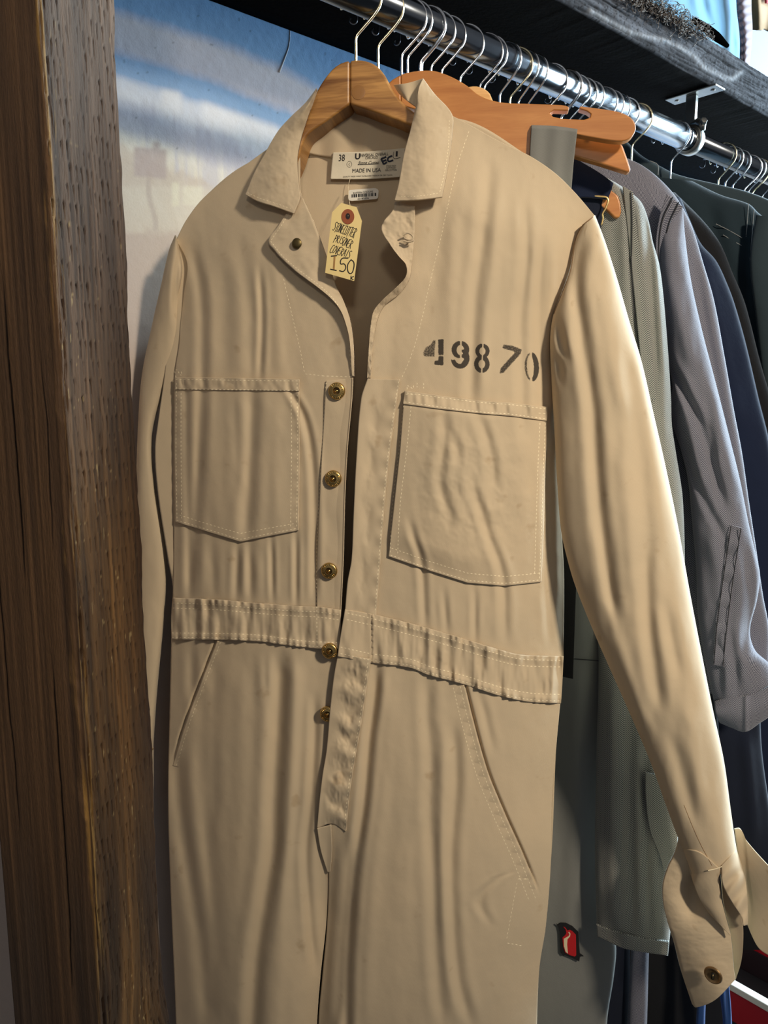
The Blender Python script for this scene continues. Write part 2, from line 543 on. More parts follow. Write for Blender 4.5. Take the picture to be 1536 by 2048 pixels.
def build_wall():
    t = axis_vals((-1.6, -0.62, 8), (-0.62, 0.34, 420), (0.34, 2.9, 60))
    z = axis_vals((0, 0.6, 5), (0.6, 1.35, 50), (1.35, 2.14, 400), (2.14, 2.9, 12))
    T, Z = np.meshgrid(t, z)
    P = rod(T, -WALL_OFF, 0); P[..., 2] = Z
    q = project(P); x = q[..., 0]; y = q[..., 1]
    far = T > 0.5
    wob = fbm(T * 9, Z * 9, 3) 
    b = y - 0.372 * (x - 240) + wob * 22 + fbm(T * 60, Z * 60, 5) * 5
    def col(*c): return np.array(srgb(*c))
    stops = [(-400, (70, 122, 190)), (-60, (74, 128, 196)), (8, (92, 142, 202)), (34, (196, 192, 204)), (88, (188, 186, 202)),
             (108, (98, 142, 198)), (140, (106, 148, 202)), (158, (205, 214, 232)), (186, (226, 230, 240)), (206, (206, 208, 224)), (222, (190, 188, 204)),
             (250, (200, 197, 206)), (268, (232, 226, 210)), (292, (226, 218, 196)), (312, (210, 196, 174)), (380, (214, 202, 180)), (470, (206, 190, 168)), (600, (190, 166, 146)), (1600, (182, 160, 138))]
    C = np.stack([np.interp(b, [s[0] for s in stops], [col(*s[1])[k] for s in stops]) for k in range(3)], -1)
    def blend(m, c):
        nonlocal C
        C = C * (1 - m[..., None]) + np.array(col(*c)) * m[..., None]
    def soft_rect(x0, x1, y0, y1, s, e=6):
        yy = y - s * (x - x0)
        return smooth(x0 - e, x0 + e, x) * (1 - smooth(x1 - e, x1 + e, x)) * smooth(y0 - e, y0 + e, yy) * (1 - smooth(y1 - e, y1 + e, yy))
    n2 = fbm(T * 26, Z * 26, 8)
    drip = fbm(T * 75, Z * 7, 11)
    # dripping lilac streaks in the pale band, bright cloud patches
    blend(np.clip(drip * 2.2, 0, 0.55) * smooth(165, 205, b) * (1 - smooth(300, 330, b)), (172, 170, 192))
    blend(soft_rect(322, 362, 178, 222, 0.2, 10) * 0.9, (238, 240, 246))
    blend(soft_rect(404, 560, 203, 248, 0.34, 12) * 0.85, (240, 242, 248))
    # hazy skyline silhouettes and a sign on a pole
    sky = smooth(288, 300, b - 40 * fbm(T * 38, T * 0 + 2, 21)) * (1 - smooth(365, 380, y))
    blend(sky * 0.65, (196, 178, 158))
    blend(soft_rect(268, 333, 293, 352, 0.10, 5) * 0.9, (172, 152, 146))
    blend(soft_rect(306, 320, 283, 300, 0.10, 5) * 0.9, (172, 152, 146))
    px_pole = 297 + smooth(380, 450, y) * 14
    blend(np.exp(-((x - px_pole) / 5.5) ** 4) * smooth(350, 360, y) * (1 - smooth(455, 470, y)) * 0.75, (178, 160, 146))
    blend(soft_rect(344, 358, 365, 412, 0.05, 5) * 0.8, (232, 226, 192))
    blend(soft_rect(366, 405, 372, 410, 0.05, 5) * 0.7, (230, 224, 194))
    blend(smooth(440, 470, y + 26 * n2 - 0.12 * (x - 300)) * (1 - soft_rect(240, 292, 440, 466, 0, 6)) * 0.8, (182, 158, 142))
    # above the shelf: pale lilac-white plaster
    C = np.clip(C, 0, 1) ** 0.62
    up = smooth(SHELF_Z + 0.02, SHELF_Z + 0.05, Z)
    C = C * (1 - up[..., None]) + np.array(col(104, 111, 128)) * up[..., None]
    # fine chips and specks
    sp = (vnoise(T * 260, Z * 260, 31) > 0.965) & (b < 300)
    C[sp] = C[sp] * 0.62
    d = fbm(T * 150, Z * 150, 33)
    P = P + NR * (d * 0.0004)[..., None]
    m = mat_attr('painted_mural_plaster', 0.62, 420.0, 0.25, 0.05, spec=0.35)
    nv, nu = T.shape
    o = mesh_obj('wall_back', P.reshape(-1, 3), grid_faces(nv, nu, flip=True), m, None, attrs={'col': C.reshape(-1, 3)})
    tag(o, kind='structure')
    # a raised scratch in the paint
    s = np.array([(580, 55), (578, 90), (568, 120), (558, 145)])
    s = poly(s, 14)
    dd = ray(s[:, 0], s[:, 1])
    k = (((P0 - WALL_OFF * NR) - CAM) @ NR) / (dd @ NR)
    tube('paint_scratch', CAM + dd * k[:, None] + NR * 0.0004, [0.0003, 0.0006, 0.0012], mat_plain('bare_plaster', srgb(205, 205, 205), 0.7), o, 5)

build_wall()

def build_floor():
    m, nt, b = new_mat('dark_shop_floor')
    g = NT(nt)
    n = g.noise(g.obj(), 6.0, 5)
    g.put(b.inputs['Base Color'], g.mix(n, (0.012, 0.012, 0.014), (0.04, 0.036, 0.033)))
    b.inputs['Roughness'].default_value = 0.6
    V = [(-3, -3, 0), (4, -3, 0), (4, 4.5, 0), (-3, 4.5, 0)]
    o = mesh_obj('floor', V, [[0, 1, 2, 3]], m, None, shade=False)
    tag(o, kind='structure')
build_floor()

# ------------------------------------------------------------------ old timber post
def build_post():
    c = at_depth(142.0, 1024.0, 0.60)
    be = math.radians(19)
    eA = np.array([-math.cos(be), math.sin(be), 0]); eB = np.array([math.sin(be), math.cos(be), 0])
    wA, wB = 0.100, 0.092
    z = axis_vals((0, 0.62, 20), (0.62, 2.12, 760), (2.12, 2.75, 10))
    nA, nB = 110, 130
    sA = np.linspace(1, 0, nA); sB = np.linspace(0, 1, nB)
    per = [('A', s) for s in sA] + [('B', s) for s in sB[1:]]
    per += [('C', s) for s in np.linspace(0, 1, 8)[1:]] + [('D', s) for s in np.linspace(0, 1, 8)[1:-1]]
    base, nrm, kind, along = [], [], [], []
    for k, s in per:
        if k == 'A': base.append(eA * wA * s); nrm.append(-eB); along.append(s * wA)
        elif k == 'B': base.append(eB * wB * s); nrm.append(-eA); along.append(s * wB)
        elif k == 'C': base.append(eB * wB + eA * wA * s); nrm.append(eB); along.append(s * wA)
        else: base.append(eA * wA + eB * wB * (1 - s)); nrm.append(eA); along.append(s * wB)
        kind.append('ABCD'.index(k))
    base = np.array(base); nrm = np.array(nrm); kind = np.array(kind)[None, :]; al = np.array(along)[None, :]
    Z = z[:, None]
    isA = kind == 0; isB = kind == 1
    # rounding of the near corner and of the far edge of face B, with chips
    chipn = fbm(Z * 24, Z * 0 + 1.5, 41, 4)
    chip = 0.0022 + 0.0045 * np.clip(chipn + 0.15, 0, 1) + 0.0025 * smooth(1.7, 1.95, Z)
    D = np.zeros((len(z), len(per)))
    edge = np.where(isA | isB, al, 1.0)
    cw = 2.4 * chip * (1 + 0.35 * fbm(Z * 70, kind * 3.7 + 0 * Z, 43))
    DC = chip * np.clip(1 - edge / cw, 0, 1) ** 1.3
    DC = DC + 0.0011 * fbm(Z * 26, al * 420 + kind * 9, 44, 3) * np.clip(1.6 - edge / cw, 0, 1)
    eb2 = np.where(isB, wB - al, 1.0)
    D = D - np.clip(0.008 + 0.006 * fbm(Z * 16, Z * 0 + 3.3, 45) - eb2, 0, None) * 0.9
    # a bulging knot low on face B
    knot = np.exp(-((Z - 0.80) / 0.10) ** 2)
    D = D + np.where(isB, knot * 0.010 * smooth(0.03, wB, al), 0)
    # weathered grain
    bend = np.where(isB, 0.012 * np.exp(-((Z - 0.83) / 0.06) ** 2) * np.sin((Z - 0.83) * 22), 0)
    gr = fbm((al + bend) * 420, Z * 5, 47, 3)
    gr2 = fbm((al + bend) * 160, Z * 3.2, 49, 3)
    D = D + np.where(isA, 0.0007 * gr + 0.0008 * gr2, 0.0004 * gr + 0.0008 * gr2)
    # long drying checks on face A
    chk = np.zeros_like(D)
    for (a0, z0, z1, wd, dp) in [(0.052, 1.28, 1.56, 0.0011, 0.004), (0.030, 0.9, 1.25, 0.0008, 0.003), (0.078, 1.05, 1.45, 0.0008, 0.0025), (0.040, 0.62, 0.80, 0.0016, 0.006), (0.066, 1.6, 1.95, 0.0009, 0.003), (0.020, 1.3, 1.5, 0.0007, 0.002)]:
        line = a0 + 0.003 * fbm(Z * 14, Z * 0 + a0 * 91, 51)
        chk = np.maximum(chk, np.exp(-((al - line) / wd) ** 2) * smooth(z0, z0 + 0.08, Z) * (1 - smooth(z1 - 0.08, z1, Z)) * dp * isA)
    # incised slits of pressure-treated timber on face B: staggered rows
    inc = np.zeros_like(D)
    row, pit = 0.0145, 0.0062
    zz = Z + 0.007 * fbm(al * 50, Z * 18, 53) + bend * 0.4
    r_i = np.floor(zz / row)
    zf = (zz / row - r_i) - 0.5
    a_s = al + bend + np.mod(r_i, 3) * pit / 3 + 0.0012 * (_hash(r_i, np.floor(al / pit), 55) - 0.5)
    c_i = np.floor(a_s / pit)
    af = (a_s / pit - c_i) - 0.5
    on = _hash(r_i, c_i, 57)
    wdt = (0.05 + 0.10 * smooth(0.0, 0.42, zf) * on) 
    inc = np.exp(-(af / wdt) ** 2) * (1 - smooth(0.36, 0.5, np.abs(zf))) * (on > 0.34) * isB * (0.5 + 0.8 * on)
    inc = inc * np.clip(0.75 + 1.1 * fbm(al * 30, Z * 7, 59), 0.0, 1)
    D = D - chk - inc * 0.0019 + np.where(isB, 0.0013 * fbm(al * 90, Z * 26, 58, 3), 0)
    P = (c[None, :] * np.array([1, 1, 0]) + base)[None] + Z[..., None] * Z3
    # bevel displacement goes towards the beam's axis, the rest along the face normal
    P = P + nrm[None] * D[..., None] + ((eA + eB) / math.sqrt(2)) * DC[..., None]
    # colours of the wood itself
    A1, A2, A3 = [np.array(srgb(*q)) for q in ((146, 108, 72), (100, 75, 54), (108, 90, 74))]
    B1, B2, B3 = [np.array(srgb(*q)) for q in ((116, 88, 66), (116, 80, 40), (78, 53, 31))]
    g1 = np.clip(0.5 + 0.9 * gr2, 0, 1)[..., None]; g2 = np.clip(0.5 + 0.9 * gr, 0, 1)[..., None]
    patch = np.clip(0.5 + 1.5 * fbm(al * 22, Z * 3.5, 61), 0, 1)[..., None]
    cA = A1 * g1 + A2 * (1 - g1); cA = cA * (0.74 + 0.4 * g2)
    lowA = (1 - smooth(0.85, 1.25, Z + 0.18 * patch[..., 0]))[..., None] * 0.75
    cA = cA * (1 - lowA) + (A3 * (0.5 + 0.6 * g2)) * lowA
    lowB = (1 - smooth(1.35, 1.62, Z + 0.15 * (patch[..., 0] - 0.5)))[..., None]
    cB = B1 * (1 - lowB) + (B2 * patch + B3 * (1 - patch)) * lowB
    cB = cB * (0.50 + 0.7 * g2) * (0.62 + 0.7 * g1) * (0.82 + 0.36 * patch)
    Cc = np.where(isB[..., None], cB, cA) * np.ones(P.shape)
    raw = np.clip(1.35 - edge / cw, 0, 1) * np.clip(0.12 + 2.2 * fbm(Z * 11, al * 420 + kind * 5, 63), 0, 1)
    Cc = Cc * (1 - raw[..., None] * 0.8) + np.array(srgb(208, 158, 82)) * raw[..., None] * 0.8
    fl = (vnoise(al * 520, Z * 150, 65) > 0.94) * isB * np.clip(patch[..., 0], 0, 1)
    Cc = Cc * (1 - fl[..., None] * 0.6) + np.array(srgb(214, 180, 120)) * fl[..., None] * 0.6
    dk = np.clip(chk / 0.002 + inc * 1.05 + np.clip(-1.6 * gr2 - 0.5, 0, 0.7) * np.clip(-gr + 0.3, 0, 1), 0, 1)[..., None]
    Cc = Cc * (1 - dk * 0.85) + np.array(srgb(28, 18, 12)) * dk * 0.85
    dark_edge = smooth(wB - 0.014, wB - 0.006, al + 0.003 * fbm(Z * 22, Z * 0, 67)) * isB * lowB[..., 0]
    Cc = Cc * (1 - 0.5 * dark_edge[..., None]) + np.array(srgb(58, 32, 18)) * 0.5 * dark_edge[..., None]
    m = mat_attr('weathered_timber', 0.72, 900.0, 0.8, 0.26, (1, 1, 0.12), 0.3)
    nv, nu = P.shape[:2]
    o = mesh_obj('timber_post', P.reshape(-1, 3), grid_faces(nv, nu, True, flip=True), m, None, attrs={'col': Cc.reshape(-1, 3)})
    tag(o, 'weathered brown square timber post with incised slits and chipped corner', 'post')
build_post()

# ------------------------------------------------------------------ charred shelf plank
def build_shelf():
    t = axis_vals((-0.26, 0.25, 30), (0.25, 1.25, 520), (1.25, 2.6, 60))
    h0, h1 = SHELF_Z, SHELF_Z + SHELF_T
    sec = [('u', n) for n in np.linspace(-WALL_OFF + 0.001, SHELF_FRONT - 0.004, 14)] + [('f', s) for s in np.linspace(0, 1, 54)]
    sec += [('t', n) for n in np.linspace(SHELF_FRONT - 0.004, -WALL_OFF + 0.001, 10)]
    N = np.array([s[1] if s[0] != 'f' else SHELF_FRONT for s in sec])[None, :]
    Zs = np.array([h0 if s[0] == 'u' else (h1 if s[0] == 't' else h0 + 0.002 + s[1] * (SHELF_T - 0.004)) for s in sec])[None, :]
    isF = np.array([s[0] == 'f' for s in sec])[None, :]; isU = np.array([s[0] == 'u' for s in sec])[None, :]
    T = t[:, None]
    hz = (Zs - h0) / SHELF_T
    gr = fbm(T * 9, Zs * 260, 71, 4); gr2 = fbm(T * 30, Zs * 700, 73, 3); sc = fbm(T * 120, Zs * 120, 75, 3)
    wane = 0.010 * np.clip(0.4 + fbm(T * 9, T * 0 + 5, 77), 0.1, 1.0)
    D = np.where(isF, 0.0016 * gr + 0.0011 * gr2 + 0.0009 * sc, 0)
    D = D - np.where(isF, np.clip(wane - hz * SHELF_T, 0, None) * 0.8 + np.clip(wane * 0.6 - (1 - hz) * SHELF_T, 0, None) * 0.7, 0)
    rip = np.abs(fbm(T * 26, T * 0, 79))
    Zd = np.where(isU & (N > SHELF_FRONT - 0.05), rip * 0.0015, 0.0)
    P = rod(T + 0 * N, N + D, 0.0 * T); P[..., 2] = Zs + Zd
    q = project(P)
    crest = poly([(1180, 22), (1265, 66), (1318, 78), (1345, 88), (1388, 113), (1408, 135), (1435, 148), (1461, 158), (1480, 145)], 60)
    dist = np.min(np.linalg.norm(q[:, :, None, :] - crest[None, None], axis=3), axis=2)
    C = np.zeros(P.shape)
    g = np.clip(0.5 + 0.8 * gr + 0.5 * gr2, 0, 1)[..., None]
    front = np.array(srgb(30, 30, 33)) * (1 - g) + np.array(srgb(104, 106, 112)) * g
    pit = (vnoise(T * 420, Zs * 420, 81) > 0.80)[..., None]
    front = np.where(pit, front * 0.35, front)
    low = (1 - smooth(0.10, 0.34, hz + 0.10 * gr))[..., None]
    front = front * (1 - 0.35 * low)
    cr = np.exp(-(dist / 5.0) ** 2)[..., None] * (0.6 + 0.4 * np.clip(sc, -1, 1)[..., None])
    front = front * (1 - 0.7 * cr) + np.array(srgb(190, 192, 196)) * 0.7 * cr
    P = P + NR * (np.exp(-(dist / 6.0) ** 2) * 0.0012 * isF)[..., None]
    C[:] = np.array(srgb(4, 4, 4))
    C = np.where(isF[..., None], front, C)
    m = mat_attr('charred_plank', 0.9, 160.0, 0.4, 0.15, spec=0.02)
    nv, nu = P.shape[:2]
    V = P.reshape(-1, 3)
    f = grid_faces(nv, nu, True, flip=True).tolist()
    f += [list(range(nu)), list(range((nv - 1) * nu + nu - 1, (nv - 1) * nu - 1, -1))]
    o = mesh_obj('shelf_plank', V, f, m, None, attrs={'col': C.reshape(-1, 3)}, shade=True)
    tag(o, 'thick charred black plank shelf above the clothes rod', 'shelf')
build_shelf()

# ------------------------------------------------------------------ rod and bracket
def t_at_px(x):
    ts = np.linspace(-0.5, 3, 4000)
    return float(np.interp(x, project(rod(ts))[:, 0], ts))
T_BR = t_at_px(1372.0)

def build_rod():
    o = thing('clothes_rod', rod(0.4), 'long steel pipe clothes rod full of hangers under the black shelf', 'clothes rod')
    tube('pipe', [rod(-0.2), rod(T_BR - 0.012)], 0.0172, M_PIPE, o, 40, n=3, curved=False)
    tube('pipe_collar', [rod(T_BR - 0.016), rod(T_BR - 0.0155), rod(T_BR - 0.008), rod(T_BR - 0.004)], [0.0172, 0.0178, 0.0178, 0.0166], M_PIPE, o, 40)
    tube('pipe', [rod(T_BR - 0.01), rod(2.4)], 0.0156, M_PIPE, o, 40, n=3, curved=False)
    b = thing('rod_bracket', rod(T_BR), 'zinc bracket clamped round the rod and screwed under the shelf', 'bracket')
    zt = SHELF_Z - P0[2]
    fr = [NR * 0.042, DR * 0.016, Z3 * 0.0015]
    box_obj('mounting_plate', rod(T_BR + 0.012, 0.004, zt - 0.0017), *fr, M_ZINC, b, 0.0009)
    for s in (-1, 1):
        lathe('screw', [(0.0001, -0.0016), (0.0032, -0.0010), (0.0036, 0), (0.0036, 0.001)], rod(T_BR + 0.012, 0.004 + s * 0.030, zt - 0.0034), -Z3 * -1, M_ZINC, b, 12)
    box_obj('stem', rod(T_BR + 0.012, 0.0, (zt - 0.003 + 0.018) / 2), NR * 0.0085, DR * 0.0045, Z3 * ((zt - 0.003 - 0.018) / 2), M_ZINC, b, 0.0012)
    a = np.linspace(0, 2 * math.pi, 40)
    ring = rod(T_BR + 0.012, 0.0205 * np.cos(a), 0.0205 * np.sin(a))
    # clamp ring as a short band
    inner = []
    for rr, dt in ((0.0172, -0.008), (0.0222, -0.008), (0.0222, 0.008), (0.0172, 0.008)):
        inner.append(rod(T_BR + 0.012 + dt, rr * np.cos(a[:-1]), rr * np.sin(a[:-1])))
    V = np.stack(inner, 0)
    f = np.r_[grid_faces(4, 39, True), np.stack([np.arange(39), (np.arange(39) + 1) % 39, 117 + (np.arange(39) + 1) % 39, 117 + np.arange(39)], -1)[:, ::-1]]
    r_o = mesh_obj('clamp_ring', V.reshape(-1, 3), f, M_ZINC, b)
    bv = r_o.modifiers.new('edge', 'BEVEL'); bv.width = 0.0008; bv.limit_method = 'ANGLE'
    bc = rod(T_BR + 0.012, 0.018, 0.020)
    lathe('bolt', [(0.0055, -0.010), (0.0058, -0.009), (0.0058, 0.009), (0.0050, 0.0105), (0.0025, 0.0108)], bc, NR * 0.7 + Z3 * 0.3 - DR * 0.5, M_ZINC, b, 6)
    tube('lug', [rod(T_BR + 0.012, 0.0, 0.021), rod(T_BR + 0.012, 0.012, 0.024), rod(T_BR + 0.012, 0.019, 0.019), rod(T_BR + 0.012, 0.020, 0.010)], [0.005, 0.0075, 0.0075, 0.005], M_ZINC, b, 10)
build_rod()

# small dark hooks screwed into the underside of the shelf
def build_cup_hooks():
    spots = [(714, 20), (757, 44), (800, 62), (911, 106), (944, 124), (990, 140), (1042, 160), (1102, 184), (1130, 196), (1310, 268), (1410, 318), (1431, 330)]
    ords = ['first', 'second', 'third', 'fourth', 'fifth', 'sixth', 'seventh', 'eighth', 'ninth', 'tenth', 'eleventh', 'last']
    M = mat_plain('dark_steel', (0.16, 0.16, 0.17), 0.3, 1.0)
    a = np.linspace(math.pi / 2, -math.pi * 0.75, 12)
    loc = [np.array([0, 0, 0.0]), np.array([0, 0, -0.007])] + [np.array([-0.0045 + 0.0045 * math.sin(q + 0) , 0, -0.0115 + 0.0045 * math.cos(q) * 1.0]) for q in np.linspace(math.pi / 2, math.pi * 1.7, 10)]
    loc = np.array(loc)
    me = None
    for i, (x, y) in enumerate(spots):
        d = ray(np.array(x), np.array(y))
        k = (SHELF_Z - CAM[2]) / d[2]
        p = CAM + d * k
        e = thing('cup_hook', p, '%s little dark hook under the black shelf, counted from the post' % ords[i], 'hook', 'little hooks under the shelf')
        if me is None:
            o = tube('shank', loc + p, 0.0011, M, e, 7)
            lathe_o = lathe('rosette', [(0.0001, 0.0), (0.0035, 0.0), (0.003, -0.0012), (0.0012, -0.0022)], p, Z3, M, e, 12)
            me = (o.data, lathe_o.data)
        else:
            link(bpy.data.objects.new('shank', me[0]), e); link(bpy.data.objects.new('rosette', me[1]), e)
        e.rotation_euler[2] = 0.6 * math.sin(i * 2.3)
build_cup_hooks()

# ------------------------------------------------------------------ hangers on the rod
def hook_profile():
    R, cz = 0.0215, -0.0022
    a = np.radians(np.linspace(205, -28, 26))
    p = np.stack([R * np.cos(a), np.zeros(26), cz + R * np.sin(a)], -1)
    q = np.array([[0.0125, 0, -0.0205], [0.0035, 0, -0.0295], [-0.0035, 0, -0.0365], [-0.0052, 0, -0.0395], [-0.0052, 0, -0.0440], [-0.0052, 0, -0.0680]])
    return np.vstack([p, q])
HOOK = hook_profile()
_hook_mesh = {}
def hanger(t, yaw, label, wire=0.00145, mat=None, arms=True, lean=0.0, group='hangers crowded along the rod'):
    mat = mat or M_CHROME
    e = thing('clothes_hanger', rod(t), label, 'hanger', group)
    key = (wire, mat.name)
    if key not in _hook_mesh:
        h = tube('hook', poly(HOOK, 60), wire, mat, None, 8, origin=(0, 0, 0))
        me = h.data; bpy.data.objects.remove(h)
        aw = np.array([[-0.0052, 0, -0.066], [-0.02, 0, -0.074], [-0.07, 0, -0.100], [-0.095, 0, -0.122]])
        aw2 = aw * np.array([-1, 1, 1]) + np.array([-0.0104, 0, 0])
        am = []
        for ww in (aw, aw2):
            k = tube('arm', poly(ww, 16), [0.006, 0.007, 0.006, 0.004], M_HANG3, None, 8, origin=(0, 0, 0))
            am.append(k.data); bpy.data.objects.remove(k)
        _hook_mesh[key] = (me, am)
    me, am = _hook_mesh[key]
    link(bpy.data.objects.new('hook', me), e)
    if arms:
        for a in am: link(bpy.data.objects.new('arm', a), e)
    e.rotation_euler = (0, lean, -math.radians(yaw))
    return e

# ------------------------------------------------------------------ front coverall: shared depth field
T_FRONT = t_at_px(721.0)
FC = Frame(rod(T_FRONT), 8.0)
XL = np.array([(340, 150), (345, 300), (352, 440), (362, 530), (364, 620), (358, 690), (349, 750), (347, 900), (346, 1100), (344, 1210), (343, 1290), (338, 1450), (335, 1600), (342, 1800), (352, 2048), (372, 3000)], float)
XR = np.array([(1215, 150), (1205, 300), (1185, 420), (1164, 480), (1140, 545), (1112, 620), (1102, 690), (1108, 800), (1118, 930), (1124, 1060), (1128, 1150), (1126, 1290), (1120, 1405), (1112, 1500), (1104, 1600), (1102, 1720), (1092, 1850), (1079, 1935), (1074, 2048), (1050, 3000)], float)
XL = poly(XL, 400); XR = poly(XR, 400)
SHO = np.array([(300, 560), (352, 478), (372, 440), (402, 400), (445, 362), (500, 322), (560, 280), (600, 258), (640, 235), (800, 215), (850, 212), (905, 232), (940, 250), (1000, 283), (1060, 312), (1110, 346), (1150, 385), (1190, 432), (1230, 520)], float)

FOLDS = [  # (centre polyline, sigma px, amplitude m)
    # left chest
    ([(388, 500), (403, 600), (404, 760), (398, 900), (380, 1190)], 10, -0.0035),
    ([(372, 760), (374, 900), (376, 1060), (379, 1200)], 7, -0.0022),
    ([(448, 520), (452, 640), (450, 760)], 16, -0.0022),
    ([(478, 470), (500, 640), (504, 770)], 14, -0.0020),
    ([(520, 540), (524, 640), (520, 760)], 6, -0.0030),
    ([(548, 500), (556, 640), (560, 760)], 13, 0.0020),
    ([(505, 770), (502, 870), (498, 960), (492, 1080)], 13, -0.0048),
    ([(470, 800), (474, 900), (470, 1000)], 9, -0.0016),
    ([(420, 780), (424, 900), (428, 1040)], 14, 0.0016),
    ([(545, 790), (550, 900), (552, 1060)], 16, 0.0018),
    ([(574, 770), (606, 830), (622, 900), (629, 1010), (629, 1140), (628, 1200)], 7, -0.0034),
    ([(476, 1085), (474, 1140), (472, 1200)], 7, -0.0034),
    ([(500, 1090), (501, 1200)], 7, -0.0030),
    ([(543, 1075), (545, 1200)], 5, -0.0028),
    ([(592, 1065), (592, 1210)], 5, -0.0030),
    ([(424, 1085), (428, 1195)], 8, -0.0018),
    ([(522, 1085), (520, 1200)], 9, 0.0016),
    ([(404, 1080), (402, 1200)], 9, 0.0015),
    # right chest
    ([(912, 270), (890, 420), (868, 560), (850, 660)], 22, -0.0018),
    ([(980, 330), (965, 480), (950, 600), (944, 720), (942, 820)], 12, -0.0032),
    ([(1000, 380), (988, 520), (972, 640), (962, 780)], 13, 0.0020),
    ([(1050, 400), (1052, 520), (1040, 640), (1042, 740), (1046, 860)], 10, -0.0028),
    ([(1085, 480), (1078, 580), (1078, 700), (1086, 840)], 9, -0.0024),
    ([(906, 420), (900, 560), (900, 720)], 16, 0.0014),
    ([(1110, 480), (1102, 600), (1094, 720)], 8, 0.0018),
    ([(888, 820), (890, 880), (880, 960), (892, 1010), (902, 1040)], 10, -0.0030),
    ([(905, 860), (912, 892), (918, 930)], 9, -0.0032),
    ([(958, 830), (975, 880), (985, 930), (988, 980)], 10, -0.0032),
    ([(944, 960), (958, 1010), (975, 1065), (996, 1120), (1006, 1160), (1010, 1280)], 9, -0.0034),
    ([(930, 930), (925, 1000), (915, 1060)], 14, 0.0020),
    ([(820, 1040), (828, 1075), (842, 1120), (848, 1200), (850, 1260)], 7, -0.0026),
    ([(1040, 860), (1046, 960), (1050, 1080)], 20, 0.0018),
    ([(888, 1180), (894, 1270)], 6, -0.0018),
    ([(950, 1180), (950, 1290)], 6, -0.0020),
    ([(1090, 900), (1094, 1050), (1098, 1280)], 8, -0.0018),
    ([(1112, 850), (1114, 1000), (1116, 1200)], 7, 0.0012),
    # left leg
    ([(384, 1290), (384, 1400)], 9, -0.0030),
    ([(560, 1310), (558, 1400), (553, 1500), (548, 1600), (545, 1700), (530, 1800), (515, 1900), (505, 2048), (490, 2400)], 15, -0.0085),
    ([(590, 1320), (588, 1450), (580, 1600), (568, 1750), (560, 1900), (552, 2048), (545, 2400)], 15, 0.0035),
    ([(630, 1400), (628, 1500), (622, 1600), (612, 1700), (618, 1820), (628, 1930)], 8, -0.0040),
    ([(430, 1330), (428, 1480), (430, 1640)], 12, -0.0024),
    ([(405, 1380), (408, 1560), (420, 1750), (428, 1900), (430, 2048)], 14, -0.0030),
    ([(478, 1340), (482, 1560), (470, 1800), (462, 2048)], 22, 0.0028),
    ([(352, 1500), (362, 1640), (385, 1780), (402, 1900), (412, 2048)], 14, -0.0055),
    ([(530, 1310), (532, 1400)], 7, -0.0020),
    # right leg
    ([(754, 1330), (748, 1400), (738, 1480), (728, 1600), (714, 1700), (704, 1800), (696, 1920), (693, 2048), (690, 2400)], 9, -0.0060),
    ([(775, 1340), (772, 1480), (760, 1620), (740, 1780), (728, 2048)], 18, 0.0030),
    ([(700, 1690), (690, 1800), (682, 1900), (676, 2048)], 9, -0.0045),
    ([(856, 1350), (855, 1430), (862, 1510), (860, 1620), (868, 1760), (872, 1900), (885, 2048)], 12, -0.0036),
    ([(908, 1450), (912, 1560), (902, 1700), (905, 1840), (918, 1960), (940, 2048)], 11, -0.0040),
    ([(884, 1500), (884, 1700), (892, 1880)], 13, 0.0024),
    ([(800, 1400), (808, 1600), (806, 1850)], 26, 0.0022),
    ([(958, 1380), (972, 1440), (985, 1500)], 8, -0.0020),
    ([(980, 1850), (960, 1800), (990, 1760), (1020, 1745)], 9, -0.0022),
]

def _fold_field(px, py):
    w = np.zeros_like(px)
    for pts, sg, amp in FOLDS:
        amp = amp * 0.8
        p = poly(pts, 40)
        o = np.argsort(p[:, 1]); p = p[o]
        y0, y1 = p[0, 1], p[-1, 1]
        xc = np.interp(py, p[:, 1], p[:, 0])
        fade = smooth(y0 - 25, y0 + 45, py) * (1 - smooth(y1 - 45, y1 + 25, py))
        d = (px - xc) / sg
        if amp < 0:   # valley with a soft crest on each side
            w = w + fade * amp * (np.exp(-d * d) - 0.38 * np.exp(-((d - 1.9) / 1.0) ** 2) - 0.38 * np.exp(-((d + 1.9) / 1.0) ** 2))
        else:
            w = w + fade * amp * np.exp(-d * d)
    return w

def Wf(px, py, folds=True):
    px, py = np.broadcast_arrays(np.asarray(px, float), np.asarray(py, float))
    xl = np.interp(py, XL[:, 1], XL[:, 0]); xr = np.interp(py, XR[:, 1], XR[:, 0])
    s = np.clip((px - (xl + xr) / 2) / ((xr - xl) / 2), -1, 1)
    prof = 1 - np.abs(s) ** 3.2
    ys = np.interp(px, SHO[:, 0], SHO[:, 1])
    top = smooth(-10, 190, py - ys)
    w = -0.010 + 0.012 * (1 - top) * smooth(0, 0.5, 1 - np.abs(s)) + (0.046 * prof) * (0.18 + 0.82 * top)
    w = w + 0.004 * smooth(1300, 2048, py) * prof
    # legs part below the crotch
    k = smooth(1560, 1850, py)
    xin = np.interp(py, [1500, 1700, 1850, 1950, 2048, 3000], [668, 654, 652, 642, 634, 622])
    w = w - k * 0.026 * np.exp(-np.abs((px - xin) / 42) ** 1.6)
    if folds:
        w = w + _fold_field(px, py) * smooth(-20, 60, py - ys)
        w = w + 0.0011 * fbm(px / 70.0, py / 190.0, 91, 3) + 0.0005 * fbm(px / 22.0, py / 40.0, 93, 2)
    return w

cov = thing('coverall', np.array([FC.o[0], FC.o[1], 0.22]), 'beige twill work coverall stencilled 49870, hanging front-most beside the timber post', 'coverall')

